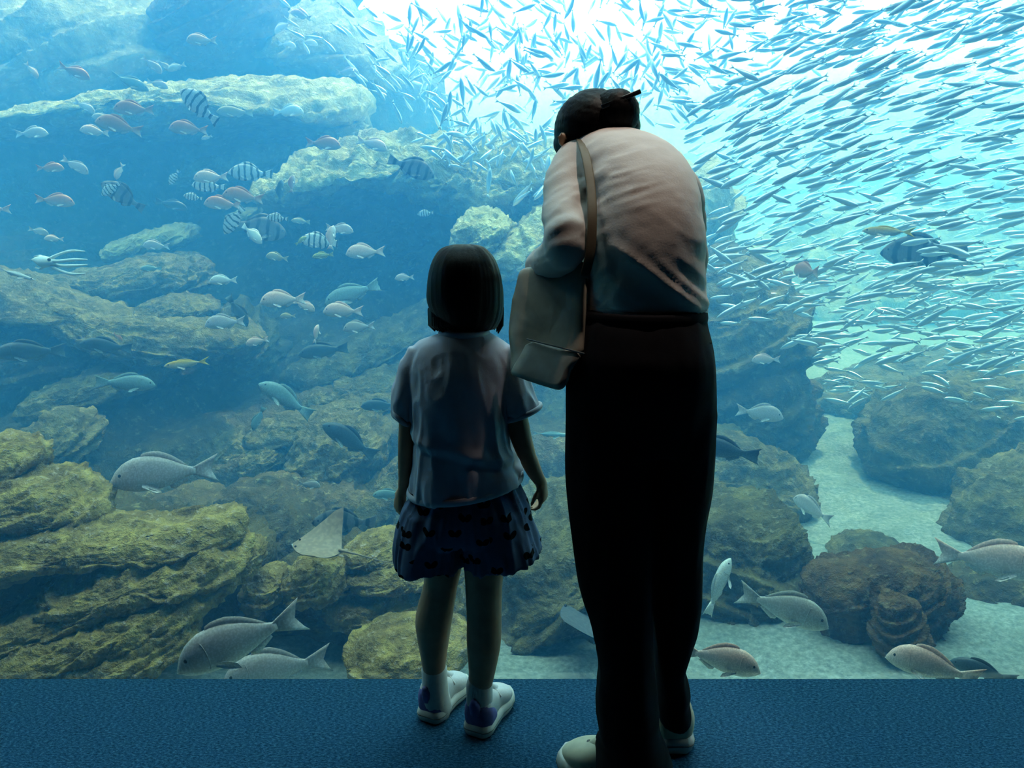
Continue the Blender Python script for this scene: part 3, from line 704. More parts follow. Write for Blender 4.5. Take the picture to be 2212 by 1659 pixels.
def shoe(parent, base, heel, toe_dir, L, mats, org, tab=True):
    """trainer standing on the floor: sole, upper, heel patch, tongue, laces; heel = world XY of the heel end"""
    f = Vector((toe_dir[0], toe_dir[1], 0)).normalized(); r = Vector((f.y, -f.x, 0))
    h0 = Vector((heel[0], heel[1], 0.002))
    k = L / 0.18
    prof = [(0.0, 0.55), (0.03, 0.80), (0.12, 0.98), (0.3, 0.94), (0.5, 0.92), (0.68, 1.08), (0.82, 1.05), (0.93, 0.80), (1.0, 0.40)]
    hw = 0.036 * k
    def lev(t, z, wscale):
        w_ = np.interp(t, [p[0] for p in prof], [p[1] for p in prof]) * hw * wscale
        return h0 + f * t * L, w_, z
    g = Geo()
    sole_h = 0.031 * k
    R = []
    for z, ws, ext in ((0.0, 0.92, -0.01), (0.004 * k, 1.0, 0.0), (0.017 * k, 1.09, 0.015), (sole_h, 1.0, 0.0), (sole_h + 0.002, 0.9, -0.02)):
        V = []
        R.append((z, ws, ext))
    n = 48
    V = []; F = []
    ts = [0.5 - 0.5 * math.cos(math.pi * i / (n // 2)) for i in range(n // 2 + 1)]
    def outline(ws, ext, z, bump=0):
        pts = []
        for i in range(n // 2 + 1):
            c, w_, _ = lev(ts[i], z, ws)
            pts.append(h0 + f * (ts[i] * (1 + 2 * ext) - ext) * L + r * w_ + Vector((0, 0, z + bump * ts[i] ** 3)))
        for i in range(n // 2 - 1, 0, -1):
            c, w_, _ = lev(ts[i], z, ws)
            pts.append(h0 + f * (ts[i] * (1 + 2 * ext) - ext) * L - r * w_ + Vector((0, 0, z + bump * ts[i] ** 3)))
        return pts
    rows = [outline(ws, ext, z, 0.004 if z > 0.003 else 0.001) for z, ws, ext in R]
    nn = len(rows[0])
    for row in rows: V += row
    F = grid_faces(len(rows), nn)
    F.append(tuple(range(nn - 1, -1, -1))); F.append(tuple((len(rows) - 1) * nn + i for i in range(nn)))
    g.add(V, F)
    so = g.build('sole', mats['sole'], parent, True, org)
    g2 = Geo()                                        # groove line along the sole
    gl_ = outline(1.065, 0.012, sole_h * 0.55)
    g2.tube(gl_ + [gl_[0]], 0.0014 * k, 6)
    g2.build('groove', mats['trim'], so, True, org)
    # upper: rings across the foot from heel to toe
    g = Geo()
    hts = [(0.02, 0.062, 0.78), (0.08, 0.080, 0.95), (0.2, 0.084, 0.97), (0.34, 0.078, 0.93), (0.48, 0.060, 0.88), (0.62, 0.048, 0.98), (0.76, 0.038, 0.98), (0.88, 0.028, 0.86), (0.96, 0.017, 0.62), (0.99, 0.008, 0.4)]
    R = []
    for t, hh, ws in resample(hts, 3):
        c, w_, _ = lev(t, 0, ws)
        R.append((c + Vector((0, 0, sole_h * 0.8 + hh * k * 0.35)), r * w_, Vector((0, 0, hh * k * 0.62))))
    g.loft(R, 28, 2.3)
    up = g.build('upper', mats['upper'], parent, True, org)
    # heel patch hugging the back
    g = Geo(); R = []
    for t, hh, ws in resample([(0.005, 0.064, 0.83), (0.08, 0.076, 1.0), (0.2, 0.068, 1.01), (0.30, 0.044, 0.97)], 3):
        c, w_, _ = lev(t, 0, ws)
        R.append((c + Vector((0, 0, sole_h * 0.8 + hh * k * 0.30)), r * (w_ + 0.0015), Vector((0, 0, hh * k * 0.60))))
    g.loft(R, 26, 2.4)
    g.build('heel_patch', mats['heel'], parent, True, org)
    if tab:
        g = Geo()
        g.tube([h0 + f * 0.06 * L + Vector((0, 0, 0.062 * k)), h0 - f * 0.01 * L + Vector((0, 0, 0.088 * k)), h0 - f * 0.03 * L + Vector((0, 0, 0.096 * k))], [0.016 * k, 0.013 * k, 0.008 * k], 10)
        g.build('pull_tab', mats['heel'], up, True, org)
    g = Geo()
    g.tube([h0 + f * 0.66 * L + Vector((0, 0, 0.058 * k)), h0 + f * 0.52 * L + Vector((0, 0, 0.072 * k)), h0 + f * 0.42 * L + Vector((0, 0, 0.092 * k))], [0.012 * k, 0.016 * k, 0.013 * k], 10)
    g.build('tongue', mats['upper'], up, True, org)
    g = Geo()
    for i in range(3):
        t = 0.50 + 0.08 * i
        c = h0 + f * t * L
        zt = (0.079 - 0.008 * i) * k
        g.tube([c - r * 0.027 * k + Vector((0, 0, zt - 0.016 * k)), c - r * 0.012 * k + Vector((0, 0, zt)), c + r * 0.012 * k + Vector((0, 0, zt)), c + r * 0.027 * k + Vector((0, 0, zt - 0.016 * k))], 0.0032 * k, 8)
    g.build('strap', mats['lace'], up, True, org)
    return so

# ------------------------------------------------------------------ the child
cb = P(985, 1580, 1.62); base = Vector((cb.x, 1.64, 0))
child = empty('person', base)
tag(child, 'small child with a black bob, lilac t-shirt and patterned shorts, seen from behind', 'person', 'visitors at the tank window')
g = Geo()
hc = P(1005, 628, 1.63)
head(g, hc, 0.185, (0.12, 1, -0.08))
tube_px(g, [(1003, 690, 1.625, 30), (1001, 718, 1.62, 31), (1000, 745, 1.62, 40)], 20)
g.loft([ring_px(728, 950, 1055, 1.62, 0.045), ring_px(750, 925, 1070, 1.62, 0.05), ring_px(800, 912, 1078, 1.615, 0.066), ring_px(900, 905, 1085, 1.61, 0.075), ring_px(1000, 905, 1095, 1.605, 0.08), ring_px(1080, 905, 1100, 1.605, 0.085), ring_px(1130, 915, 1095, 1.61, 0.075)], 32)
# left arm and hand
tube_px(g, resample([(916, 780, 1.615, 21), (890, 840, 1.60, 24), (880, 920, 1.595, 19), (876, 985, 1.60, 17), (874, 1035, 1.62, 14), (868, 1066, 1.635, 11)], 3), 18)
hand(g, P(867, 1064, 1.637), (-0.16, 0.2, -1), (0.6, 0.5, 0), (0.5, 0.9, 0), 0.088, 0.75)
# right arm and hand
tube_px(g, resample([(1076, 780, 1.615, 22), (1100, 840, 1.60, 27), (1115, 905, 1.59, 26), (1130, 960, 1.59, 22), (1150, 1010, 1.605, 18), (1168, 1042, 1.62, 13)], 3), 18)
hand(g, P(1169, 1038, 1.62), (0.10, 0.12, -1), (-0.9, 0.35, -0.15), (-0.45, -0.1, 0), 0.090, 0.85, 0.5)
# legs
tube_px(g, resample([(955, 1090, 1.62, 46), (957, 1205, 1.625, 43), (952, 1262, 1.63, 37), (938, 1330, 1.64, 40), (936, 1365, 1.645, 37), (937, 1420, 1.655, 28), (938, 1460, 1.66, 24), (938, 1500, 1.665, 24), (940, 1525, 1.668, 24)], 3), 22)
tube_px(g, resample([(1045, 1090, 1.60, 48), (1046, 1205, 1.595, 45), (1045, 1270, 1.595, 40), (1046, 1340, 1.60, 38), (1045, 1390, 1.605, 37), (1041, 1450, 1.615, 29), (1036, 1490, 1.62, 25), (1036, 1530, 1.62, 25), (1036, 1552, 1.62, 25)], 3), 22)
body = g.build('body', m_skin, child, True, base)
fuse(body, 0.0034, 5)
r_, f_, u_ = frame((0.12, 1, -0.08))
for q in (-1, 1):
    eg = Geo(); eg.ball(hc + f_ * 0.063 + u_ * 0.0 + r_ * q * 0.027, 0.0085, (r_, f_, u_), 12)
    eg.build('eye', m_eye, child, True, base)
# bob haircut: widening shell with a straight hem, open under the nape
g = Geo(); R = []
for py, xl, xr, b_, dy in resample([(528, 985, 1024, 0.018, 0.0), (532, 966, 1042, 0.040, 0.0), (541, 949, 1055, 0.058, 0.0), (560, 936, 1070, 0.078, 0.0), (590, 927, 1081, 0.092, 0.002), (625, 922.5, 1087, 0.098, 0.006), (655, 922, 1088, 0.098, 0.01), (680, 930, 1084, 0.092, 0.014), (696, 940, 1077, 0.086, 0.018), (706, 948, 1071, 0.080, 0.022)], 4):
    R.append(ring_px(py, xl, xr, 1.628, b_, tilt=-0.006 if py > 640 else 0, dy=dy))
g.loft(R, 64)
hair = g.build('hair', m_hair, child, True, base)
def hair_strands(co):
    w = co + np.array(base)
    ang = np.arctan2(w[:, 0] - hc.x, w[:, 1] - hc.y)
    q = np.stack([ang * 9, w[:, 2] * 5, np.zeros(len(w))], 1)
    return 0.0016 * (fbm(q, 3, 3, 0.6) - 0.5) * 2
fuse(hair, 0.004, 2)
folds(hair, hair_strands)
# loose ends of the bob at both sides, and wisps along the hem
g = Geo()
for i in range(46):
    t = i / 45
    ang = math.pi * (1.08 + 0.84 * t) if i < 30 else math.pi * (0.05 + 0.9 * (i - 30) / 15)
    cx, cyy = hc.x + 0.074 * math.cos(ang), 1.648 + 0.078 * math.sin(ang)
    side = abs(math.cos(ang))
    zt = P(1005, 690, 1.63).z
    drop = 0.006 + 0.018 * side * (1.25 if math.cos(ang) > 0 else 0.8) + 0.005 * random.random()
    g.tube([(cx, cyy, zt + 0.02), (cx * 1.0 + 0.001 * random.uniform(-1, 1), cyy, zt - drop * 0.5), (cx - 0.006 * math.cos(ang), cyy, zt - drop)], [0.007, 0.006, 0.0015], 6)
g.build('hair_ends', m_hair, hair, True, base)
# t-shirt
g = Geo()
rows = [(716, 957, 1048, 1.622, 0.042, 0.002), (724, 935, 1062, 1.62, 0.050, 0.002), (736, 905, 1085, 1.62, 0.060, 0.0), (755, 892, 1104, 1.618, 0.072, 0.0), (800, 889, 1103, 1.612, 0.088, 0.0), (860, 889, 1096, 1.606, 0.093, 0.0), (920, 890, 1096, 1.602, 0.095, 0.003), (980, 890, 1108, 1.60, 0.098, 0.008), (1020, 885, 1123, 1.60, 0.108, 0.014), (1043, 883, 1127, 1.60, 0.112, 0.017), (1047, 883, 1127, 1.60, 0.112, 0.017)]
g.loft([ring_px(*r_[:5], tilt=r_[5], yaw=0.10) for r_ in resample(rows, 3)], 56, 2.3)
for pts in ([(912, 762, 1.615, 33), (893, 800, 1.61, 33), (880, 850, 1.605, 29), (871, 895, 1.60, 23), (869.5, 903, 1.60, 21)],
            [(1078, 762, 1.615, 38), (1098, 800, 1.61, 42), (1113, 845, 1.60, 43), (1125, 882, 1.595, 44), (1127, 890, 1.595, 42)]):
    W = [P(x, y, Y) for x, y, Y, r_ in pts]
    R = []
    for i, (w, p_) in enumerate(zip(W, pts)):
        t = (W[min(i + 1, 4)] - W[max(i - 1, 0)]).normalized()
        a = t.cross(Vector((0, 1, 0))).normalized(); b_ = a.cross(t).normalized()
        rr = p_[3] * mpp(w)
        R.append((w, a * rr, b_ * max(rr, 0.038)))
    g.loft(resample_r(R, 3) if False else R, 40)
tee = g.build('t_shirt', m_tee, child, True, base)
fuse(tee, 0.0048, 3)
def tee_folds(co):
    w = co + np.array(base)
    down = np.clip((P(1000, 735, 1.6).z - w[:, 2]) / 0.1, 0, 1)
    q = np.stack([w[:, 0] * 22 + w[:, 2] * 2.5, w[:, 1] * 22, w[:, 2] * 3.2], 1)
    v = (fbm(q, 2, 41, 0.5, True) - 0.6) * 0.024 * down
    zl = P(1000, 985, 1.5).z
    roll = np.exp(-((w[:, 2] - zl + 0.25 * (w[:, 0] + 0.1)) / 0.014) ** 2) * 0.006 - np.exp(-((w[:, 2] - zl + 0.016 + 0.25 * (w[:, 0] + 0.1)) / 0.010) ** 2) * 0.004
    q2 = np.stack([w[:, 0] * 40, w[:, 1] * 40, w[:, 2] * 25], 1)
    return v + roll + 0.0022 * (fbm(q2, 2, 44) - 0.5)
folds(tee, tee_folds)
g = Geo()                                              # neck band, sleeve and bottom hems
c1 = ring_px(719, 952, 1053, 1.621, 0.047)
nb = [c1[0] + c1[1] * math.cos(a) + c1[2] * math.sin(a) for a in np.linspace(0, 2 * math.pi, 41)]
g.tube(nb, 0.0055, 10, 1.4)
g.build('neck_band', m_tee, tee, True, base)
for j, (cxy, a_, b_) in enumerate([(P(870, 899, 1.60), (P(888, 915, 1.60) - P(852, 886, 1.60)) / 2, 0.036), (P(1126, 890, 1.595), (P(1168, 876, 1.595) - P(1084, 906, 1.595)) / 2, 0.043)]):
    g = Geo()
    g.tube([cxy + a_ * math.cos(t) * 1.0 + Vector((0, b_, 0)) * math.sin(t) for t in np.linspace(0, 2 * math.pi, 41)], 0.0042, 8, 1.5)
    g.build('sleeve_hem', m_tee, tee, True, base)
c1 = ring_px(1044, 883, 1127, 1.60, 0.112, tilt=0.017, yaw=0.10)
g = Geo(); g.tube([c1[0] + c1[1] * math.cos(a) + c1[2] * math.sin(a) for a in np.linspace(0, 2 * math.pi, 61)], 0.0042, 8, 1.8)
g.build('bottom_hem', m_tee, tee, True, base)
# shorts
g = Geo()
g.loft([ring_px(*r_[:5], tilt=r_[5]) for r_ in resample([(1036, 898, 1112, 1.60, 0.080, 0.012), (1060, 888, 1122, 1.60, 0.092, 0.012), (1090, 874, 1138, 1.60, 0.106, 0.008), (1130, 864, 1150, 1.60, 0.110, 0.006), (1150, 866, 1150, 1.60, 0.10, 0.005)], 3)], 56, 2.3)
g.loft([ring_px(*r_[:5], tilt=r_[5]) for r_ in resample([(1090, 874, 1000, 1.605, 0.095, 0), (1130, 862, 1004, 1.605, 0.10, 0), (1170, 855, 1006, 1.605, 0.106, 0.0), (1198, 856, 1008, 1.605, 0.110, 0.003), (1206, 858, 1008, 1.605, 0.112, 0.003)], 3)], 44, 2.4)
g.loft([ring_px(*r_[:5], tilt=r_[5]) for r_ in resample([(1090, 985, 1136, 1.60, 0.098, 0.004), (1130, 988, 1149, 1.60, 0.102, 0.006), (1165, 994, 1159, 1.60, 0.108, 0.010), (1186, 995, 1165, 1.60, 0.112, 0.014), (1195, 996, 1168, 1.60, 0.114, 0.015)], 3)], 44, 2.4)
shorts = g.build('shorts', m_shorts, child, True, base)
fuse(shorts, 0.0048, 3)
def short_folds(co):
    w = co + np.array(base)
    ang = np.arctan2(w[:, 0] + 0.1, w[:, 1] - 1.6)
    zt, zb = P(1000, 1050, 1.5).z, P(1000, 1200, 1.5).z
    q = np.stack([ang * 7, w[:, 2] * 5, np.zeros(len(w))], 1)
    return (fbm(q, 2, 51, 0.5, True) - 0.6) * 0.016 + 0.002 * (fbm(w * 45, 2, 53) - 0.5)
folds(shorts, short_folds)
# socks and shoes
cm = dict(sole=m_sole, upper=m_upper, heel=m_heel, trim=m_greytrim, lace=m_upper)
for pts, hx, hd, hY in (([(938, 1446, 1.658, 27), (939, 1475, 1.662, 27), (941, 1505, 1.668, 29), (946, 1530, 1.68, 30)], 923, (0.42, 0.9), 1.645),
                        ([(1036, 1478, 1.618, 28), (1036, 1505, 1.62, 28), (1037, 1530, 1.625, 30), (1041, 1556, 1.64, 31)], 1026, (0.38, 0.9), 1.592)):
    g = Geo(); tube_px(g, pts, 22)
    sk = g.build('sock', m_sock, child, True, base)
    folds(sk, lambda co: 0.0015 * np.sin(co[:, 2] * 500))
    st_ = empty('shoe'); st_.parent = child
    hp = P(hx, 1575, hY); hp.z = 0
    heelX = (hx - W_PX / 2) * (hY * CP + CAM_H * SP) / F_PX
    shoe(st_, base, (heelX, hY), hd, 0.172, cm, base)

# ------------------------------------------------------------------ the woman
wb = Vector((0.26, 1.50, 0))
woman = empty('person', wb)
tag(woman, 'adult in a cream top and black trousers bending forward, bag on the left shoulder', 'person', 'visitors at the tank window')
g = Geo()
whc = P(1278, 300, 1.69)
wf = Vector((-0.42, 0.62, -0.55)).normalized()
WUP = Vector((-0.18, 0.55, 0.82))
head(g, whc, 0.19, wf, WUP)
g.ball(P(1216, 301, 1.640), (0.010, 0.034, 0.0145), None, 16); g.tube([P(1214, 288, 1.606), P(1206, 296, 1.605), P(1208, 308, 1.607), P(1216, 315, 1.61)], 0.0032, 8)
tube_px(g, [(1290, 290, 1.66, 40), (1300, 318, 1.63, 44), (1312, 345, 1.60, 55)], 20)
g.loft([(P(1320, 345, 1.63), Vector((0.11, 0, 0)), Vector((0, 0.03, 0.05))), (P(1370, 400, 1.58), Vector((0.10, 0, 0)), Vector((0, 0.07, 0.05))), (P(1390, 500, 1.51), Vector((0.095, 0, 0)), Vector((0, 0.09, 0.04))), (P(1393, 620, 1.475), Vector((0.09, 0, 0)), Vector((0, 0.09, 0.02))), (P(1390, 760, 1.45), Vector((0.12, 0, 0)), Vector((0, 0.11, 0))), (P(1388, 860, 1.455), Vector((0.12, 0, 0)), Vector((0, 0.10, 0)))], 32)
tube_px(g, resample([(1245, 350, 1.62, 36), (1225, 430, 1.54, 36), (1222, 510, 1.455, 33), (1210, 556, 1.45, 30), (1192, 566, 1.54, 26), (1172, 574, 1.64, 22), (1164, 577, 1.70, 18)], 3), 18)
hand(g, P(1163, 577, 1.70), (-0.25, 0.6, -0.5), (0.3, 0.2, -0.6), (0.5, 0.5, 0.3), 0.125, 0.8)
tube_px(g, resample([(1465, 395, 1.63, 36), (1492, 470, 1.66, 30), (1497, 540, 1.68, 27), (1494, 590, 1.70, 25), (1440, 600, 1.74, 22), (1390, 605, 1.75, 19)], 3), 18)
hand(g, P(1390, 605, 1.75), (-1, 0.0, -0.25), (0.1, -0.8, -0.5), (0.1, 0.1, 1), 0.12, 0.9)
tube_px(g, resample([(1322, 850, 1.455, 80), (1322, 1000, 1.46, 72), (1328, 1150, 1.46, 58), (1338, 1300, 1.45, 48), (1350, 1450, 1.44, 40), (1362, 1600, 1.435, 34), (1368, 1690, 1.435, 30)], 3), 20)
tube_px(g, resample([(1455, 850, 1.47, 78), (1452, 1000, 1.49, 66), (1452, 1150, 1.51, 52), (1452, 1300, 1.53, 44), (1450, 1430, 1.55, 27), (1452, 1520, 1.56, 27), (1458, 1590, 1.565, 25), (1460, 1606, 1.565, 25)], 3), 20)
body = g.build('body', m_skin, woman, True, wb)
fuse(body, 0.0042, 5)
r_, f_, u_ = frame(wf, WUP)
for q in (-1, 1):
    g = Geo(); g.ball(whc + f_ * 0.066 + r_ * q * 0.028, 0.009, (r_, f_, u_), 12)
    g.build('eye', m_eye, woman, True, wb)
# hair pulled back into a bun with a stick through it
g = Geo()
g.ball(P(1283, 281, 1.68), (0.082, 0.098, 0.080), None, 40)
g.ball(P(1240, 305, 1.70), (0.043, 0.06, 0.048), None, 30)
g.ball(P(1325, 275, 1.665), (0.055, 0.055, 0.055), None, 30)
hair = g.build('hair', m_hair, woman, True, wb)
fuse(hair, 0.005, 6)
def strands(c0, amp_, f_):
    def fn(co):
        w = co + np.array(wb) - np.array(c0)
        ang = np.arctan2(w[:, 2], w[:, 0]); el = np.arctan2(w[:, 1], np.hypot(w[:, 0], w[:, 2]))
        return amp_ * (fbm(np.stack([ang * f_, el * 3, w[:, 1] * 0], 1), 3, 61, 0.6) - 0.5)
    return fn
folds(hair, strands(P(1330, 260, 1.62), 0.004, 26))
g = Geo()
bc = P(1335, 244, 1.615)
g.ball(bc, (0.0425, 0.040, 0.0455), None, 36)
g.ball(bc + Vector((-0.012, 0.01, 0.006)), (0.036, 0.036, 0.040), None, 28)
bun = g.build('bun', m_hair, hair, True, wb)
fuse(bun, 0.0035, 3); folds(bun, strands(bc + Vector((0, 0, 0.03)), 0.003, 26))
g = Geo()
p0, p1 = P(1300, 232, 1.585), P(1384, 197, 1.585)
d_ = (p1 - p0).normalized(); a_ = Vector((0, 1, 0)); b_ = d_.cross(a_).normalized()
g.loft([(p0, a_ * 0.004, b_ * 0.0045), (p1 - d_ * 0.001, a_ * 0.004, b_ * 0.0045), (p1, a_ * 0.002, b_ * 0.0035)], 16, 4)
g.build('hair_stick', m_metal, hair, True, wb)
# trousers: hips, two wide legs, waistband, pocket welt, belt loop, crease
g = Geo()
g.loft([ring_px(*r_) for r_ in resample([(648, 1268, 1514, 1.47, 0.100), (672, 1262, 1518, 1.465, 0.108), (700, 1250, 1522, 1.455, 0.118), (735, 1240, 1532, 1.45, 0.128), (775, 1231, 1540, 1.445, 0.135), (830, 1226, 1543, 1.45, 0.135), (900, 1225, 1543, 1.46, 0.12), (960, 1226, 1539, 1.465, 0.10)], 3)], 56, 2.2)
g.loft([ring_px(*r_) for r_ in resample([(880, 1226, 1402, 1.455, 0.110), (1000, 1224, 1404, 1.46, 0.104), (1060, 1227, 1410, 1.46, 0.10), (1140, 1235, 1410, 1.46, 0.096), (1230, 1247, 1410, 1.455, 0.09), (1290, 1261, 1410, 1.45, 0.087), (1340, 1277, 1411, 1.445, 0.085), (1420, 1292, 1412, 1.44, 0.086), (1460, 1294, 1416, 1.435, 0.088), (1520, 1290, 1421, 1.43, 0.094), (1570, 1294, 1424, 1.428, 0.10), (1600, 1302, 1434, 1.426, 0.105), (1625, 1288, 1446, 1.424, 0.112), (1680, 1284, 1456, 1.424, 0.118)], 3)], 44, 2.2)
g.loft([ring_px(*r_) for r_ in resample([(880, 1375, 1543, 1.465, 0.110), (960, 1382, 1539, 1.48, 0.104), (1050, 1384, 1530, 1.49, 0.098), (1120, 1386, 1519, 1.50, 0.094), (1200, 1390, 1515, 1.515, 0.09), (1280, 1396, 1512, 1.525, 0.088), (1340, 1403, 1505, 1.535, 0.085), (1380, 1408, 1492, 1.54, 0.083), (1415, 1412, 1480, 1.545, 0.08), (1440, 1414, 1474.5, 1.55, 0.074), (1465, 1416, 1482, 1.552, 0.072), (1490, 1418, 1487, 1.554, 0.070), (1508, 1418, 1484, 1.556, 0.068), (1530, 1420, 1488, 1.558, 0.066), (1548, 1422, 1489, 1.56, 0.064)], 3)], 44, 2.2)
tr_ = g.build('trousers', m_trouser, woman, True, wb)
fuse(tr_, 0.006, 3)
def tr_folds(co):
    w = co + np.array(wb)
    q = np.stack([w[:, 0] * 14, w[:, 1] * 14, w[:, 2] * 2.5], 1)
    low = np.clip((0.45 - w[:, 2]) / 0.45, 0, 1)
    q2 = np.stack([w[:, 0] * 8, w[:, 1] * 8, w[:, 2] * 26], 1)
    return 0.010 * (fbm(q, 2, 71, 0.5, True) - 0.6) + 0.008 * low * (fbm(q2, 2, 73) - 0.5)
folds(tr_, tr_folds)
g = Geo(); R0 = ring_px(684, 1256, 1519, 1.46, 0.114)
g.tube([R0[0] + R0[1] * math.cos(a) * 1.01 + R0[2] * math.sin(a) * 1.02 for a in np.linspace(0, 2 * math.pi, 61)], 0.005, 8, 3.2)
g.build('waistband', m_trouser, tr_, True, wb)
g = Geo(); g.tube([P(1509, 668, 1.44), P(1518, 668, 1.43), P(1520, 678, 1.43), P(1516, 690, 1.44)], 0.0018, 8)
g.build('belt_loop', m_trouser, tr_, True, wb)
g = Geo(); g.tube([P(1494, 741, 1.352), P(1515, 739, 1.362), P(1536, 741, 1.40)], 0.002, 8)
g.build('pocket_welt', m_trouser, tr_, True, wb)
# top: torso bent forward, left sleeve to the elbow and beyond, right sleeve in front
g = Geo()
rows = [(1392, 668, 1.468, 129, 0.114, 0.0), (1393, 645, 1.470, 128, 0.116, 0.03), (1394, 590, 1.476, 126, 0.117, 0.08), (1394, 540, 1.486, 124, 0.118, 0.16), (1392, 490, 1.504, 122, 0.119, 0.28), (1386, 445, 1.533, 122, 0.118, 0.45), (1370, 405, 1.572, 124, 0.112, 0.62), (1345, 370, 1.612, 116, 0.098, 0.78), (1318, 345, 1.648, 92, 0.076, 0.9), (1304, 330, 1.668, 62, 0.055, 0.98)]
R = []
for x, y, Y, hw, b_, tl in resample(rows, 3):
    c_ = P(x, y, Y)
    R.append((c_, Vector((hw * mpp(c_), 0, 0)), Vector((0, b_ * math.cos(tl), -b_ * math.sin(tl)))))
g.loft(R, 60, 2.25)
tube_px(g, resample([(1290, 345, 1.625, 46), (1248, 352, 1.62, 50), (1228, 400, 1.575, 52), (1224, 450, 1.525, 52), (1222, 500, 1.465, 51), (1220, 535, 1.435, 49)], 3), 28)
tube_px(g, resample([(1226, 520, 1.45, 50), (1212, 545, 1.46, 48), (1197, 560, 1.495, 45), (1182, 569, 1.54, 41), (1172, 574, 1.59, 36), (1166, 577, 1.63, 32)], 3), 28)
g.ball(P(1222, 512, 1.445), 50 * mpp(P(1222, 512, 1.445)), None, 24)
tube_px(g, resample([(1400, 375, 1.625, 50), (1455, 400, 1.63, 52), (1484, 450, 1.65, 42), (1492, 510, 1.67, 35), (1494, 560, 1.685, 33), (1488, 592, 1.70, 31), (1450, 602, 1.73, 27)], 3), 24)
top_ = g.build('shirt', m_shirt, woman, True, wb)
fuse(top_, 0.0056, 10)
def top_folds(co):
    w = co + np.array(wb)
    X, Yc, Z = w[:, 0], w[:, 1], w[:, 2]
    mp_ = 1.0 / 1080
    px = 1106 + X * 1080; py = 660 - (Z - 0.985) * 1150
    torso = np.clip((px - 1285) / 15, 0, 1)
    # diagonal drags on the lower back from upper left to lower right
    s = (px - 1390) * 0.62 - (py - 560) * 0.78
    q = np.stack([s * 0.020, (px * 0.78 + py * 0.62) * 0.0035, Yc * 2], 1)
    low = np.clip((py - 430) / 120, 0, 1)
    d1 = (fbm(q, 2, 81, 0.5, True) - 0.62) * 0.016 * low * torso
    # tugs beside the strap
    s2 = (py - 400) * 0.95 + (px - 1320) * 0.28
    up_ = np.exp(-((py - 375) / 60) ** 2) * np.exp(-((px - 1310) / 55) ** 2) * torso
    d2 = (fbm(np.stack([s2 * 0.055, px * 0.006, Yc * 0], 1), 2, 83, 0.5, True) - 0.6) * 0.006 * up_
    # sleeve drags
    arm = 1 - torso
    s3 = (px - 1220) * 0.55 - (py - 450) * -0.83
    d3 = (fbm(np.stack([s3 * 0.035, (px - py) * 0.006, Yc * 6], 1), 2, 87, 0.5, True) - 0.6) * 0.007 * arm
    return d1 + d2 + d3 + 0.002 * (fbm(w * 40, 2, 89) - 0.5)
folds(top_, top_folds)
R0 = ring_px(664, 1263, 1521, 1.468, 0.116)
g = Geo(); g.tube([R0[0] + R0[1] * math.cos(a) + R0[2] * math.sin(a) + Vector((0, 0, 0.006 * math.sin(2 * a + 0.7) - 0.004)) for a in np.linspace(0, 2 * math.pi, 61)], 0.0045, 8, 1.8)
g.build('hem', m_shirt, top_, True, wb)
# trainers
wm = dict(sole=m_sole, upper=m_cream, heel=m_cream, trim=m_greytrim, lace=m_greytrim)
st_ = empty('shoe'); st_.parent = woman
shoe(st_, wb, (0.302, 1.388), (-0.86, 0.5), 0.226, wm, wb, False)
g = Geo()
f_ = Vector((-0.86, 0.5, 0)).normalized(); rr = Vector((f_.y, -f_.x, 0)); h0 = Vector((0.302, 1.388, 0))
for i, pts in enumerate((((0.62, -0.036, 0.036), (0.70, -0.026, 0.070), (0.72, 0.0, 0.080), (0.70, 0.026, 0.070)), ((0.80, -0.040, 0.036), (0.80, -0.026, 0.060), (0.81, 0.0, 0.069), (0.80, 0.026, 0.060)), ((0.60, -0.041, 0.055), (0.70, -0.035, 0.060), (0.80, -0.030, 0.056)))):
    g.tube([h0 + f_ * t * 0.226 + rr * s_ + Vector((0, 0, z_)) for t, s_, z_ in pts], 0.005, 8)
g.build('side_stripe', m_greytrim, st_, True, wb)
st_ = empty('shoe'); st_.parent = woman
shoe(st_, wb, ((1460 - W_PX / 2) * (1.532 * CP + CAM_H * SP) / F_PX, 1.532), (-0.05, 1.0), 0.226, wm, wb, False)

# ------------------------------------------------------------------ the bag (hangs from the shoulder: a thing of its own)
def bag_pt(px, py, t=0.0):
    Yb = np.interp(px, [1095, 1270], [1.435, 1.33]) + t + (840 - py) / 270 * 0.11
    return P(px, py, float(Yb))
bb = bag_pt(1180, 840, 0.05)
bag = empty('shoulder_bag', bb)
tag(bag, 'beige slouchy tote bag hanging from the shoulder of the woman', 'bag')
outl = [(1126, 574), (1200, 582), (1268, 556), (1266, 640), (1264, 700), (1263, 745), (1262, 764), (1232, 800), (1226, 822), (1216, 838), (1205, 842), (1170, 832), (1130, 818), (1100, 808), (1100, 760), (1101, 700), (1105, 660), (1115, 615)]
ol = chaikin(outl, 2)
g = Geo()
cx_, cy_ = ol.mean(axis=0)
rows_ = []
for t, k in ((0.0, 0.02), (-0.006, 0.55), (-0.004, 0.86), (0.004, 0.97), (0.016, 1.0), (0.045, 1.0), (0.07, 0.97), (0.078, 0.85), (0.08, 0.4), (0.08, 0.02)):
    top_k = 1.0
    rows_.append([bag_pt(cx_ + (x - cx_) * k, cy_ + (y - cy_) * k, t * (0.35 + 0.65 * np.clip((y - 560) / 200, 0, 1))) for x, y in ol])
V = [p for r_ in rows_ for p in r_]
g.add(V, grid_faces(len(rows_), len(ol)) + [tuple(range(len(ol)))[::-1], tuple((len(rows_) - 1) * len(ol) + i for i in range(len(ol)))])
bo = g.build('body', m_bag, bag, True, bb)
md = bo.modifiers.new('s', 'SUBSURF'); md.levels = 1; md.render_levels = 1
apply_modifiers(bo)
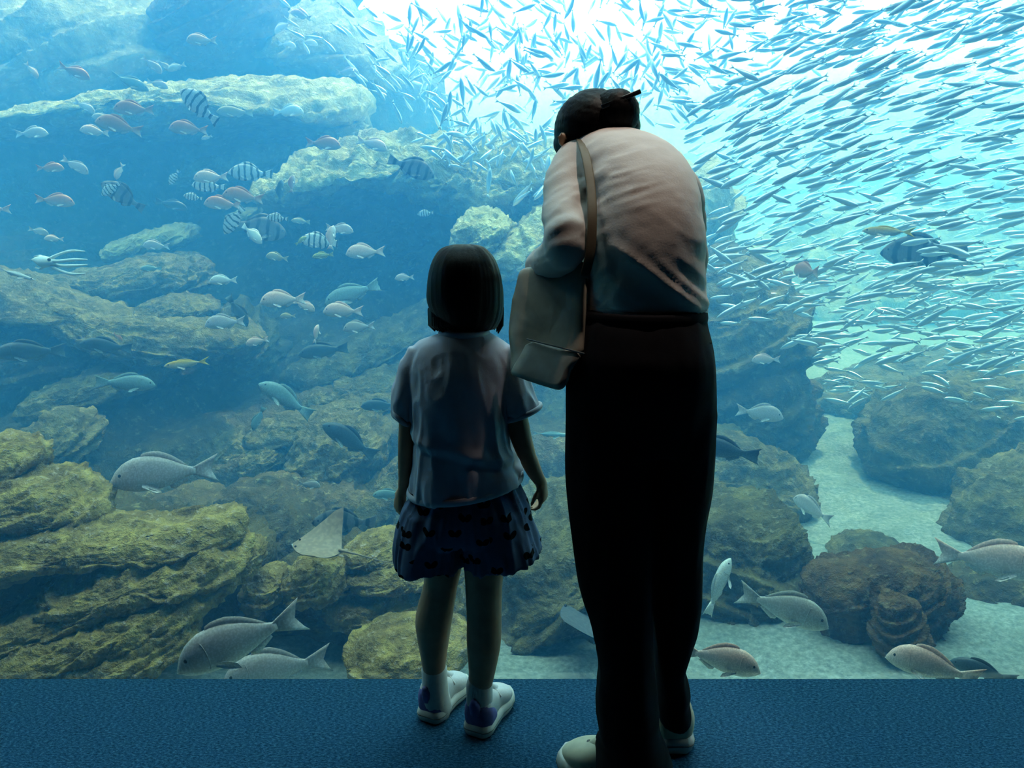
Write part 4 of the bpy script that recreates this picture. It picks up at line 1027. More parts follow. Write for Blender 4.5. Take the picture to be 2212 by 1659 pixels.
def bag_sag(co):
    w = co + np.array(bb)
    return 0.007 * (fbm(np.stack([w[:, 0] * 11 + w[:, 2] * 7, w[:, 1] * 6, w[:, 2] * 9 - w[:, 0] * 6], 1), 2, 93, 0.5, True) - 0.6)
folds(bo, bag_sag)
g = Geo()                                              # darker bottom panel, standing a little proud
pan = chaikin([(1141, 733), (1200, 748), (1261, 763), (1231, 800), (1225, 822), (1215, 839), (1204, 842), (1168, 832), (1128, 818), (1101, 808), (1112, 785)], 1)
px_, py_ = pan.mean(axis=0)
rows_ = [[bag_pt(px_ + (x - px_) * k, py_ + (y - py_) * k, t) for x, y in pan] for t, k in ((-0.010, 0.02), (-0.010, 0.7), (-0.008, 0.97), (-0.002, 1.0), (0.04, 1.01), (0.08, 0.98), (0.08, 0.02))]
g.add([p for r_ in rows_ for p in r_], grid_faces(len(rows_), len(pan)) + [tuple(range(len(pan)))[::-1], tuple((len(rows_) - 1) * len(pan) + i for i in range(len(pan)))])
g.build('base_panel', m_bag_dark, bag, True, bb)
g = Geo(); g.tube([bag_pt(1139, 733, -0.010), bag_pt(1200, 748, -0.013), bag_pt(1262, 764, -0.008)], 0.0016, 8)
g.build('seam', m_greytrim, bag, True, bb)
g = Geo()
sp = resample([P(1262, 600, 1.40)[:], P(1276, 540, 1.405)[:], P(1279, 470, 1.425)[:], P(1277, 410, 1.462)[:], P(1268, 350, 1.51)[:], P(1258, 312, 1.565)[:], P(1253, 299, 1.62)[:], P(1252, 306, 1.69)[:], P(1256, 360, 1.735)[:], P(1262, 460, 1.70)[:], P(1262, 560, 1.58)[:], P(1255, 600, 1.46)[:]], 5)
R = []
for i, p_ in enumerate(sp):
    t = (Vector(sp[min(i + 1, len(sp) - 1)]) - Vector(sp[max(i - 1, 0)])).normalized()
    wv = Vector((1, 0, 0)); wv = (wv - t * wv.dot(t)).normalized(); nv = t.cross(wv)
    R.append((Vector(p_), wv * 0.0085, nv * 0.0022))
g.loft(R, 12, 4)
g.build('strap', m_strap, bag, True, bb)

# ------------------------------------------------------------------ warm downlight in the hall ceiling
sl = empty('ceiling_spotlight', (0.42, 1.60, 3.2))
tag(sl, 'small warm downlight in the ceiling above the two visitors', 'lamp')
g = Geo()
g.loft([(Vector((0, 0, 0)), Vector((0.055, 0, 0)), Vector((0, 0.055, 0))), (Vector((0, 0, -0.10)), Vector((0.055, 0, 0)), Vector((0, 0.055, 0))), (Vector((0, 0, -0.10)), Vector((0.047, 0, 0)), Vector((0, 0.047, 0))), (Vector((0, 0, -0.04)), Vector((0.04, 0, 0)), Vector((0, 0.04, 0)))], 28, 2, False)
g.build('housing', m_metal, sl)
ld = bpy.data.lights.new('ceiling_spot', 'SPOT'); ld.energy = 74; ld.color = (1.0, 0.80, 0.66); ld.spot_size = math.radians(19); ld.spot_blend = 0.6; ld.shadow_soft_size = 0.04
lo = bpy.data.objects.new('ceiling_spot', ld); COL.objects.link(lo); lo.location = (0.42, 1.60, 3.06)
lo.rotation_euler = (Vector((0.32, 1.57, 1.25)) - Vector(lo.location)).to_track_quat('-Z', 'Y').to_euler()
# ================================================================== fish
def fish_material(name, back, side, belly, rough=0.4, bars=None, barcol=(0.02, 0.03, 0.04), barfreq=5.0, barsharp=0.1, stripes=None, metal=0.0, z0=-0.15, z1=0.20):
    m, nt, b = new_mat(name)
    tc = N(nt, 'ShaderNodeTexCoord'); sx = N(nt, 'ShaderNodeSeparateXYZ'); nt.links.new(tc.outputs['Object'], sx.inputs[0])
    mr = N(nt, 'ShaderNodeMapRange'); mr.inputs['From Min'].default_value = z0; mr.inputs['From Max'].default_value = z1
    nt.links.new(sx.outputs['Z'], mr.inputs['Value'])
    c = ramp(nt, mr.outputs[0], [(0.12, belly), (0.45, side), (0.80, back)])
    sp = ramp(nt, noise_node(nt, 60, 2, 0.5, tc.outputs['Object']), [(0.45, (0.82, 0.82, 0.82)), (0.62, (1.1, 1.1, 1.1))])
    mm = N(nt, 'ShaderNodeMix'); mm.data_type = 'RGBA'; mm.blend_type = 'MULTIPLY'; mm.inputs[0].default_value = 1.0
    nt.links.new(c, mm.inputs[6]); nt.links.new(sp, mm.inputs[7]); c = mm.outputs[2]
    if bars or stripes:
        w = N(nt, 'ShaderNodeMath', operation='MULTIPLY_ADD'); w.inputs[1].default_value = 0.10; w.inputs[2].default_value = 0.0
        nt.links.new(noise_node(nt, 6, 2, 0.5, tc.outputs['Object']), w.inputs[0])
        ad_ = N(nt, 'ShaderNodeMath', operation='ADD'); nt.links.new(sx.outputs['X' if bars else 'Z'], ad_.inputs[0]); nt.links.new(w.outputs[0], ad_.inputs[1])
        mu = N(nt, 'ShaderNodeMath', operation='MULTIPLY'); mu.inputs[1].default_value = barfreq * 2 * math.pi; nt.links.new(ad_.outputs[0], mu.inputs[0])
        sn = N(nt, 'ShaderNodeMath', operation='SINE'); nt.links.new(mu.outputs[0], sn.inputs[0])
        f = ramp(nt, sn.outputs[0], [(0.5 - barsharp, (0, 0, 0)), (0.5 + barsharp, (1, 1, 1))])
        c = mixc(nt, f, c, barcol)
    nt.links.new(c, b.inputs['Base Color'])
    b.inputs['Roughness'].default_value = rough; b.inputs['Specular IOR Level'].default_value = 0.4; b.inputs['Metallic'].default_value = metal
    return m
T10 = [0, .07, .16, .28, .42, .56, .70, .84, .95, 1]
SHAPES = {
    'bream': dict(top=[-.015, .085, .155, .200, .212, .195, .150, .088, .046, .038], bot=[-.05, -.09, -.122, -.145, -.152, -.146, -.116, -.072, -.04, -.036], wid=[.012, .045, .07, .082, .082, .072, .052, .032, .018, .012], ped=-.28, fork=.55, tail=.155),
    'drummer': dict(top=[.0, .07, .12, .152, .165, .155, .125, .078, .05, .045], bot=[-.03, -.07, -.105, -.125, -.135, -.13, -.105, -.068, -.046, -.042], wid=[.012, .045, .07, .08, .08, .07, .052, .034, .02, .014], ped=-.28, fork=.3, tail=.13),
    'knifejaw': dict(top=[.0, .08, .135, .19, .215, .205, .16, .085, .048, .042], bot=[-.03, -.08, -.13, -.165, -.185, -.175, -.135, -.075, -.046, -.04], wid=[.012, .04, .06, .07, .07, .062, .046, .03, .018, .012], ped=-.30, fork=.22, tail=.12),
    'jack': dict(top=[.0, .045, .07, .088, .095, .088, .065, .036, .016, .014], bot=[-.015, -.045, -.075, -.095, -.10, -.09, -.065, -.036, -.016, -.014], wid=[.01, .03, .045, .052, .052, .045, .032, .018, .008, .006], ped=-.30, fork=.75, tail=.115),
    'slim': dict(top=[.0, .025, .04, .05, .054, .05, .038, .024, .013, .012], bot=[-.01, -.03, -.048, -.06, -.066, -.06, -.046, -.028, -.014, -.012], wid=[.008, .02, .03, .036, .036, .032, .024, .014, .006, .005], ped=-.34, fork=.7, tail=.07),
}
def fish_body(sh, nl=22, na=16, bend=0.0):
    g = Geo(); R = []
    for i in range(nl):
        t = (i / (nl - 1)) ** 1.15
        x = 0.5 + (sh['ped'] - 0.5) * t
        tp, bt, wd = np.interp(t, T10, sh['top']), np.interp(t, T10, sh['bot']), np.interp(t, T10, sh['wid'])
        yb = bend * (0.5 - x) ** 2
        R.append((Vector((x, yb, (tp + bt) / 2)), Vector((0, wd, 0)), Vector((0, 0, max((tp - bt) / 2, 0.004)))))
    g.loft(R, na)
    return g
def strip(g, base_, tip, th, bend=0.0):
    """fin: a membrane from a base line to a tip line, thick at the base and thin at the rim"""
    n = len(base_); V = []
    for s in (1, -1):
        for pts, k in ((base_, 1.0), ([((b0[0] + t0[0]) / 2, (b0[1] + t0[1]) / 2) for b0, t0 in zip(base_, tip)], 0.7), (tip, 0.2)):
            V += [(x, bend * (0.5 - x) ** 2 + s * th * k, z) for x, z in pts]
    F = []
    for r_ in range(2):
        for i in range(n - 1):
            a_ = r_ * n + i
            F += [(a_, a_ + 1, a_ + n + 1, a_ + n), (3 * n + a_ + 1, 3 * n + a_, 3 * n + a_ + n, 3 * n + a_ + n + 1)]
    ring = list(range(0, n)) + [2 * n - 1, 3 * n - 1] + list(range(3 * n - 2, 2 * n - 1, -1)) + [n]
    for i in range(len(ring)):
        p0, p1 = ring[i], ring[(i + 1) % len(ring)]
        F.append((p1, p0, 3 * n + p0, 3 * n + p1))
    g.add(V, F)
def fish_parts(kind, bend=0.0):
    sh = SHAPES[kind]; P_ = {}
    P_['body'] = fish_body(sh, bend=bend)
    p, tl, fk = sh['ped'], sh['tail'], sh['fork']
    g = Geo(); e = -0.5
    hh = sh['top'][-1]
    strip(g, [(p + 0.03, hh * k_) for k_ in (0.95, 0.6, 0.3, 0.0, -0.3, -0.6, -0.95)], [(e, tl), (e + 0.035, tl * 0.66), (e + fk * 0.10, tl * 0.33), (e + fk * 0.14, 0.0), (e + fk * 0.10, -tl * 0.33), (e + 0.035, -tl * 0.63), (e, -tl * 0.95)], 0.010, bend)
    P_['tail_fin'] = g
    def tpz(x, k='top'):
        t = np.clip((x - 0.5) / (p - 0.5), 0, 1); return float(np.interp(t, T10, sh[k]))
    g = Geo()
    fh = 0.055 if kind in ('bream', 'knifejaw', 'drummer') else 0.03
    xs_ = np.linspace(0.22, -0.20, 9)
    up_ = [(x, tpz(x) + fh * (-0.1 + 1.0 * math.sin(math.pi * min(1, (0.22 - x) / 0.42 * 0.86 + 0.14)) ** 0.7)) for x in xs_]
    strip(g, [(x, tpz(x) - 0.02) for x in xs_], [(x - 0.015, z) for x, z in up_], 0.007, bend)
    P_['dorsal_fin'] = g
    g = Geo()
    xs_ = np.linspace(-0.02, -0.20, 5)
    strip(g, [(x, tpz(x, 'bot') + 0.02) for x in xs_], [(x - 0.02, tpz(x, 'bot') - fh * kk) for x, kk in zip(xs_, (0.5, 0.95, 0.8, 0.6, 0.35))], 0.007, bend)
    P_['anal_fin'] = g
    wd = max(sh['wid'])
    P_['pectoral_fin'] = []
    for s in (-1, 1):
        g = Geo(); zc = tpz(0.25, 'bot') * 0.45
        base_ = [(0.22, s * wd * 0.86, zc + 0.02), (0.225, s * wd * 0.86, zc - 0.02)]
        tip = [(0.10, s * (wd + 0.05), zc - 0.075), (0.05, s * (wd + 0.055), zc - 0.075), (0.07, s * (wd + 0.04), zc - 0.03), (0.14, s * (wd + 0.02), zc + 0.01)]
        pts = base_[::-1] + tip[::-1] if False else [base_[0], base_[1]] + tip
        n_ = len(pts)
        V = [Vector(q) for q in pts] + [Vector(q) + Vector((0, -s * 0.006, -0.002)) for q in pts]
        g.add(V, [tuple(range(n_)), tuple(range(2 * n_ - 1, n_ - 1, -1))] + [(i, (i + 1) % n_, n_ + (i + 1) % n_, n_ + i) for i in range(n_)])
        P_['pectoral_fin'].append(g)
    P_['mouth'] = Geo()
    zm = (sh['top'][0] + sh['bot'][0]) / 2 - 0.008
    P_['mouth'].tube([(0.475, 0.022, zm - 0.006), (0.503, 0.0, zm), (0.475, -0.022, zm - 0.006)], 0.0065, 6, 0.7)
    P_['gill_cover'] = []
    for s in (-1, 1):
        g = Geo(); pts_ = []
        for k_ in range(7):
            a = -1.15 + 2.3 * k_ / 6
            x = 0.285 - 0.035 * math.cos(a); t = (x - 0.5) / (p - 0.5)
            tp, bt, w_ = np.interp(t, T10, sh['top']), np.interp(t, T10, sh['bot']), np.interp(t, T10, sh['wid'])
            zz = math.sin(a) * 0.72
            pts_.append((x, s * w_ * math.sqrt(max(1 - zz * zz, 0)) * 0.985, (tp + bt) / 2 + (tp - bt) / 2 * zz))
        g.tube(pts_, 0.004, 5); P_['gill_cover'].append(g)
    P_['eye'] = []
    for s in (-1, 1):
        g = Geo(); t = 0.12; x = 0.5 + (p - 0.5) * t
        tp, bt, w_ = np.interp(t, T10, sh['top']), np.interp(t, T10, sh['bot']), np.interp(t, T10, sh['wid'])
        g.ball((x, s * w_ * 0.80, (tp + bt) / 2 + (tp - bt) * 0.17), (0.020, 0.012, 0.020), None, 10)
        P_['eye'].append(g)
    return P_
m_feye = plain('fish_eye', (0.02, 0.02, 0.025), 0.15, 0.6)
FM = {
    'red': fish_material('red_bream_skin', (0.62, 0.28, 0.20), (0.66, 0.42, 0.36), (0.80, 0.76, 0.74)),
    'pink': fish_material('pink_bream_skin', (0.92, 0.60, 0.52), (0.90, 0.74, 0.69), (0.94, 0.92, 0.90)),
    'grey': fish_material('grey_bream_skin', (0.52, 0.48, 0.50), (0.68, 0.65, 0.68), (0.85, 0.88, 0.90)),
    'silver': fish_material('silver_bream_skin', (0.45, 0.44, 0.42), (0.62, 0.64, 0.64), (0.85, 0.88, 0.88), 0.35),
    'blue': fish_material('blue_drummer_skin', (0.20, 0.34, 0.38), (0.30, 0.50, 0.55), (0.45, 0.62, 0.66)),
    'darkblue': fish_material('dark_drummer_skin', (0.05, 0.09, 0.13), (0.08, 0.15, 0.20), (0.20, 0.30, 0.36)),
    'barred': fish_material('barred_knifejaw_skin', (0.55, 0.62, 0.64), (0.72, 0.78, 0.80), (0.80, 0.84, 0.86), 0.4, bars=True, barcol=(0.05, 0.07, 0.09), barfreq=7.0),
    'darkbarred': fish_material('dark_knifejaw_skin', (0.10, 0.11, 0.12), (0.20, 0.22, 0.24), (0.30, 0.32, 0.33), 0.45, bars=True, barcol=(0.025, 0.03, 0.035), barfreq=6.0, barsharp=0.25),
    'green': fish_material('green_striped_skin', (0.55, 0.60, 0.22), (0.62, 0.66, 0.26), (0.70, 0.74, 0.45), 0.45, stripes=True, barcol=(0.06, 0.09, 0.06), barfreq=22, barsharp=0.25),
    'yellow': fish_material('yellow_jack_skin', (0.62, 0.42, 0.06), (0.72, 0.66, 0.48), (0.86, 0.86, 0.82), 0.35, z0=-0.09, z1=0.09),
    'tan': fish_material('tan_skin', (0.45, 0.40, 0.26), (0.50, 0.48, 0.36), (0.62, 0.62, 0.52)),
    'white': fish_material('white_skin', (0.80, 0.86, 0.86), (0.88, 0.92, 0.92), (0.92, 0.94, 0.94), 0.3),
}
m_ytail = plain('yellow_fin', (0.75, 0.55, 0.06), 0.5, 0.3)
_fm = {}
def fish_meshes(kind, skin, bend):
    key = (kind, skin, bend)
    if key in _fm: return _fm[key]
    pp = fish_parts(kind, bend); out_ = []
    joined = Geo()
    jm = []
    for nm in ('body', 'tail_fin', 'dorsal_fin', 'anal_fin', 'pectoral_fin', 'mouth', 'gill_cover', 'eye'):
        for g in (pp[nm] if isinstance(pp[nm], list) else [pp[nm]]):
            me = g.mesh('fish_' + nm)
            mat = m_feye if nm == 'eye' else (m_ytail if skin == 'yellow' and nm == 'tail_fin' else FM[skin])
            me.materials.append(mat)
            out_.append((nm, me))
            k = 1 if nm == 'eye' else (2 if mat is m_ytail else 0)
            jm += [k] * len(g.f); joined.add(g.v, g.f)
    me = joined.mesh('small_fish')
    for q in (FM[skin], m_feye, m_ytail): me.materials.append(q)
    me.polygons.foreach_set('material_index', jm)
    _fm[key] = (out_, me)
    return _fm[key]
def fish_matrix(px, py, Y, Lpx, face, tilt, yaw, roll=0.0):
    c = P(px, py, Y)
    s = Lpx * mpp(c) / max(math.cos(math.radians(yaw)), 0.35)
    sg = 1 if face == 'R' else -1
    t, w = math.radians(tilt), math.radians(yaw)
    f = Vector((sg * math.cos(w) * math.cos(t), math.sin(w) * math.cos(t), math.sin(t)))
    # turn with the view so that tilt reads in the picture
    f = Matrix.Rotation(-math.atan2(c.x, c.y), 3, 'Z') @ f
    up = Vector((0, 0, 1)) if abs(f.z) < 0.96 else Vector((-sg, 0, 0.2))
    l = up.cross(f).normalized(); u = f.cross(l).normalized()
    if roll: 
        rm = Matrix.Rotation(math.radians(roll), 3, f); l, u = rm @ l, rm @ u
    M = Matrix((( f.x, l.x, u.x, c.x), (f.y, l.y, u.y, c.y), (f.z, l.z, u.z, c.z), (0, 0, 0, 1)))
    return M @ Matrix.Scale(s, 4)
def fish(px, py, L, face, tilt, Y, kind, skin, label, yaw=0, bend=0.0, name=None, group=None):
    parts, joined = fish_meshes(kind, skin, bend)
    nm = name or {'bream': 'sea_bream', 'drummer': 'drummer_fish', 'knifejaw': 'knifejaw', 'jack': 'jack_fish', 'slim': 'slender_fish'}[kind]
    M = fish_matrix(px, py, Y, L, face, tilt, yaw)
    if L < 44:
        o = link(nm, joined)
        o.matrix_world = M
    else:
        o = empty(nm); o.matrix_world = M
        for pn, me in parts:
            link(pn, me, None, o)
    tag(o, label, 'fish', group or {'bream': 'sea breams', 'drummer': 'drummer fish', 'knifejaw': 'barred fish', 'jack': 'yellow tailed jacks', 'slim': 'slender fish'}[kind])
    return o
# --- upper left
fish(436, 87, 64, 'L', -3, 5.4, 'bream', 'pink', 'pale pink bream alone in front of the dark overhang at the top')
fish(160, 155, 64, 'R', -22, 5.2, 'bream', 'red', 'pinkish bream diving right near the top left corner')
fish(68, 152, 38, 'R', -58, 5.3, 'bream', 'pink', 'small pale bream diving steeply at the top left edge')
fish(328, 140, 50, 'R', -40, 5.5, 'bream', 'grey', 'leftmost greyish bream of the trio diving above the long ledge')
fish(354, 141, 34, 'R', -42, 5.7, 'bream', 'silver', 'small silver bream in the middle of the diving trio')
fish(382, 145, 40, 'L', -22, 5.4, 'bream', 'white', 'cream white bream nosing down left in the diving trio')
fish(280, 178, 78, 'R', -20, 5.4, 'drummer', 'blue', 'pale blue green fish gliding down above the long ledge')
fish(340, 182, 44, 'R', -14, 5.6, 'bream', 'grey', 'dull bream right behind the pale blue green fish')
fish(182, 230, 46, 'R', -32, 5.6, 'bream', 'grey', 'purplish grey bream sinking before the left end of the long ledge')
fish(290, 236, 82, 'L', 0, 4.9, 'bream', 'red', 'red bream swimming level in front of the long ledge')
fish(226, 258, 50, 'L', 14, 5.2, 'bream', 'silver', 'silvery bream half hidden behind a large red bream')
fish(258, 273, 94, 'L', 12, 4.7, 'bream', 'red', 'largest red bream of the cluster, nose up at the left')
fish(205, 284, 58, 'L', 6, 5.0, 'bream', 'pink', 'pinkish bream lowest in the red cluster')
fish(408, 279, 80, 'L', 3, 4.9, 'bream', 'red', 'red bream right of the cluster under the long ledge')
fish(447, 297, 24, 'L', -20, 5.3, 'bream', 'silver', 'tiny silver fish under the tail of a red bream')
fish(431, 230, 92, 'L', 40, 5.0, 'knifejaw', 'barred', 'grey barred fish climbing steeply before the long ledge', yaw=35)
fish(508, 242, 76, 'L', 0, 5.6, 'drummer', 'tan', 'greenish fish blending into the face of the long ledge')
fish(622, 241, 66, 'R', 4, 5.8, 'bream', 'white', 'washed out pale bream before the right end of the long ledge')
fish(68, 288, 64, 'R', 5, 5.2, 'bream', 'grey', 'grey bream heading right under the left end of the long ledge')
fish(750, 157, 52, 'R', 0, 6.0, 'bream', 'grey', 'grey bream above the right end of the long ledge')
fish(620, 97, 38, 'R', -6, 6.4, 'bream', 'white', 'left one of two white fish shining before the sunlit block')
fish(668, 92, 36, 'R', -10, 6.4, 'bream', 'white', 'right one of two white fish shining before the sunlit block')
fish(612, 58, 44, 'L', -30, 6.4, 'bream', 'white', 'white fish glowing at the top beside the dark overhang', yaw=20)
fish(650, 33, 46, 'L', 18, 6.2, 'bream', 'pink', 'washed out pinkish fish near the top edge by the opening', yaw=20)
# --- cave, left
fish(108, 363, 54, 'R', 2, 4.8, 'bream', 'red', 'red bream facing right in the left cave, upper of two')
fish(162, 358, 58, 'R', -32, 4.9, 'bream', 'grey', 'grey red bream diving beside another in the left cave')
fish(258, 370, 38, 'L', -62, 5.0, 'bream', 'pink', 'small pink bream nose down in the left cave')
fish(118, 434, 76, 'R', -6, 4.7, 'bream', 'red', 'red bream heading right, lowest in the left cave')
fish(-18, 452, 74, 'L', 0, 4.7, 'bream', 'red', 'bream leaving the picture, only its tail shows at the left edge')
fish(266, 424, 96, 'L', 34, 4.9, 'knifejaw', 'darkbarred', 'dark mottled fish with a pale head in the left cave', yaw=20)
fish(240, 408, 46, 'L', -30, 4.75, 'knifejaw', 'barred', 'white barred fish touching the dark mottled one', yaw=25)
fish(83, 500, 40, 'R', -18, 4.7, 'bream', 'silver', 'small bluish silver fish at the lower left of the cave')
fish(117, 516, 38, 'L', 4, 4.6, 'bream', 'pink', 'small cream fish beside the bluish silver one')
fish(370, 442, 66, 'R', -14, 5.3, 'drummer', 'darkblue', 'dull dark fish in the middle of the cave')
fish(376, 383, 34, 'L', -50, 5.2, 'knifejaw', 'barred', 'small pale blue fish turning in the cave', yaw=30)
fish(456, 383, 72, 'L', -3, 4.8, 'bream', 'pink', 'pinkish white bream above the barred fish in the cave')
fish(452, 402, 70, 'L', 4, 5.1, 'knifejaw', 'barred', 'white barred fish right under the pinkish white bream')
fish(542, 374, 92, 'L', 2, 5.3, 'knifejaw', 'barred', 'barred fish with bright white bands under the narrow ridge')
fish(418, 426, 40, 'L', 10, 5.0, 'knifejaw', 'barred', 'little barred fish left of the two red breams')
fish(526, 425, 86, 'L', 8, 4.6, 'bream', 'red', 'upper one of two overlapping red breams at the ledge tip')
fish(482, 441, 78, 'L', 4, 4.8, 'bream', 'red', 'lower one of two overlapping red breams at the ledge tip')
fish(606, 415, 46, 'R', 82, 5.0, 'drummer', 'darkblue', 'dark upright fish in front of the tip of the arched ledge', yaw=30)
fish(631, 398, 34, 'R', 80, 5.0, 'bream', 'red', 'small red upright fish beside the dark upright one', yaw=30)
fish(600, 471, 46, 'L', 6, 4.7, 'knifejaw', 'barred', 'small brightly barred fish under the arched ledge tip')
fish(556, 492, 126, 'R', -12, 5.0, 'knifejaw', 'darkbarred', 'large dark barred fish facing right among white patches', yaw=15)
fish(505, 476, 66, 'L', -48, 4.8, 'knifejaw', 'barred', 'whitish barred fish diving left of the large dark one', yaw=30)
fish(545, 506, 50, 'R', -40, 4.75, 'knifejaw', 'white', 'shining white fish below the large dark barred one', yaw=35)
fish(650, 478, 40, 'L', 6, 5.3, 'drummer', 'tan', 'dim greenish fish right of the small barred one')
fish(733, 495, 60, 'R', -8, 4.6, 'bream', 'grey', 'greyish bream facing right in the central cave')
fish(690, 522, 82, 'L', 8, 4.7, 'knifejaw', 'barred', 'pale barred fish in the central cave facing left')
fish(716, 514, 38, 'R', 78, 4.5, 'bream', 'pink', 'pink bream seen end on over the pale barred fish', yaw=45)
fish(650, 520, 30, 'R', 35, 4.6, 'drummer', 'green', 'small green striped fish left of the pale barred one', name='striped_fish')
fish(698, 552, 46, 'L', -6, 4.5, 'drummer', 'green', 'yellow green striped fish below the pale barred one', name='striped_fish')
fish(790, 545, 85, 'L', -2, 4.3, 'bream', 'pink', 'bright pink bream in the open water left of the child')
fish(599, 556, 48, 'L', 10, 4.6, 'bream', 'tan', 'yellowish grey bream nose up below the cave')
fish(920, 461, 36, 'L', -6, 5.2, 'knifejaw', 'barred', 'small pale barred fish under the middle of the arched ledge')
fish(698, 311, 76, 'R', -4, 5.0, 'bream', 'red', 'dark red bream facing right in front of the arched ledge')
fish(803, 312, 68, 'R', -16, 5.0, 'bream', 'pink', 'pinkish white bream pointing down right at the arched ledge')
fish(888, 362, 106, 'R', -20, 4.9, 'knifejaw', 'darkbarred', 'nearly black barred fish before the bright arched ledge')
# --- middle left
fish(483, 606, 58, 'L', 0, 4.1, 'bream', 'white', 'bright silvery bream above the lichen topped rock')
fish(612, 648, 97, 'L', -2, 4.0, 'bream', 'pink', 'large pink bream leading a smaller one at mid left')
fish(656, 660, 52, 'R', -26, 4.2, 'bream', 'pink', 'smaller pink bream turning right at the tail of the large one')
fish(622, 683, 34, 'L', 0, 4.4, 'bream', 'tan', 'small dull bream below the pair of pink breams')
fish(762, 634, 126, 'L', -18, 4.2, 'drummer', 'blue', 'big turquoise fish with its tail raised, left of the child')
fish(742, 672, 86, 'L', 2, 3.9, 'bream', 'pink', 'orange pink bream under the big turquoise fish')
fish(776, 707, 70, 'L', -5, 3.9, 'bream', 'silver', 'silver blue bream lowest of the group left of the child')
fish(874, 600, 42, 'L', -3, 4.4, 'bream', 'grey', 'small grey blue bream nearest to the hair of the child')
fish(683, 722, 28, 'R', 70, 4.2, 'bream', 'pink', 'tiny fish seen head on above the dark stout fish', yaw=50)
fish(700, 758, 108, 'L', -6, 4.3, 'drummer', 'darkblue', 'dark stout fish hovering over the diagonal slab')
fish(487, 697, 84, 'L', -2, 4.0, 'bream', 'grey', 'pinkish blue bream in front of the lichen topped rock')
fish(513, 672, 78, 'R', -62, 4.2, 'drummer', 'darkblue', 'dark fish diving steeply behind the pinkish blue bream')
fish(556, 738, 50, 'L', -10, 3.9, 'bream', 'pink', 'small pink bream by the right end of the sloping ledge')
fish(327, 580, 44, 'L', 0, 4.6, 'drummer', 'blue', 'faint bluish fish over the flat greenish rock')
fish(338, 531, 54, 'L', 4, 4.9, 'bream', 'grey', 'faint pinkish grey fish over the dim slanting rock')
fish(66, 760, 138, 'L', 2, 3.7, 'drummer', 'darkblue', 'big dusky blue fish at the left edge below the ledge')
fish(230, 748, 104, 'L', 10, 3.9, 'drummer', 'darkblue', 'dusky blue fish right of the one at the left edge')
fish(254, 728, 26, 'R', -50, 3.8, 'bream', 'red', 'tiny orange fish over the back of a dusky blue fish')
fish(404, 785, 92, 'L', -3, 3.7, 'jack', 'yellow', 'yellow tailed fish at the left above the brown shelf')
fish(270, 828, 120, 'R', -8, 3.6, 'drummer', 'blue', 'turquoise fish heading right over the brown shelf')
fish(618, 862, 130, 'L', 36, 3.8, 'drummer', 'blue', 'turquoise fish climbing left with its tail low at centre left', bend=0.15)
fish(558, 904, 58, 'L', -62, 3.8, 'drummer', 'blue', 'small blue fish diving below the climbing turquoise one')
fish(756, 952, 136, 'L', 36, 3.6, 'drummer', 'darkblue', 'dark blue fish with a pale snout over the jagged block')
fish(822, 876, 84, 'L', 0, 4.1, 'drummer', 'darkblue', 'faint blue fish half behind the left sleeve of the child')
fish(842, 1068, 74, 'L', 0, 3.6, 'drummer', 'blue', 'faint turquoise fish half behind the left arm of the child')
fish(667, 1047, 50, 'R', -12, 3.4, 'bream', 'silver', 'small silver bream above the swimming ray')
fish(745, 1128, 138, 'L', 5, 3.4, 'knifejaw', 'darkbarred', 'dark fish with pale bands behind the swimming ray')
# --- big breams in front
fish(358, 1024, 216, 'L', 0, 3.1, 'bream', 'grey', 'big grey bream cruising left above the front rock pile', group='big grey breams')
fish(524, 1402, 290, 'L', 22, 2.2, 'bream', 'grey', 'largest grey bream, head down close to the window', group='big grey breams').matrix_world = fish_matrix(522, 1384, 2.2, 278, 'L', -16, 0)
fish(600, 1446, 230, 'L', -4, 2.5, 'bream', 'grey', 'blurred grey bream lying low behind the largest one', group='big grey breams')
# --- right side
fish(1566, 972, 150, 'L', 8, 3.0, 'drummer', 'darkblue', 'dark purplish fish emerging behind the thigh of the woman')
fish(1640, 893, 100, 'R', -5, 4.3, 'bream', 'grey', 'grey bream with a dark side patch right of the trousers')
fish(1655, 777, 60, 'L', -4, 4.6, 'bream', 'pink', 'pink bream before the shadowed rock face on the right')
fish(1755, 1100, 84, 'L', 14, 3.9, 'bream', 'grey', 'dark deep bodied fish turning away over the right slope', yaw=35)
fish(1920, 500, 106, 'L', 2, 3.9, 'jack', 'yellow', 'yellow tailed fish swimming among the sardines')
fish(1996, 546, 172, 'L', 0, 4.4, 'knifejaw', 'darkbarred', 'big dark barred fish behind the sardines at the right')
fish(1690, 1314, 196, 'R', -13, 2.55, 'bream', 'silver', 'grey green bream nosing at the large dark boulder')
fish(1624, 1288, 66, 'L', 2, 3.1, 'drummer', 'tan', 'yellow backed fish half behind the grey green bream')
fish(1552, 1424, 178, 'R', -8, 2.25, 'bream', 'pink', 'humped pink bream right beside the lower trouser leg')
fish(2140, 1212, 220, 'R', 2, 2.8, 'bream', 'pink', 'large pink bream leaving at the right edge above the sand')
fish(2018, 1442, 190, 'L', 2, 2.25, 'bream', 'pink', 'pale pink bream resting low at the window bottom, right')
fish(2124, 1450, 130, 'L', 3, 2.35, 'drummer', 'darkblue', 'dark grey fish behind the pale pink one at the bottom right')
fish(1742, 586, 50, 'L', 0, 4.3, 'bream', 'red', 'reddish fish seen head on among the sardines', yaw=60)
fish(1190, 938, 84, 'R', -2, 4.0, 'slim', 'blue', 'thin turquoise fish between the arm of the child and the trousers')
fish(34, 592, 74, 'R', -22, 3.6, 'slim', 'white', 'shining white slender fish at the left edge')
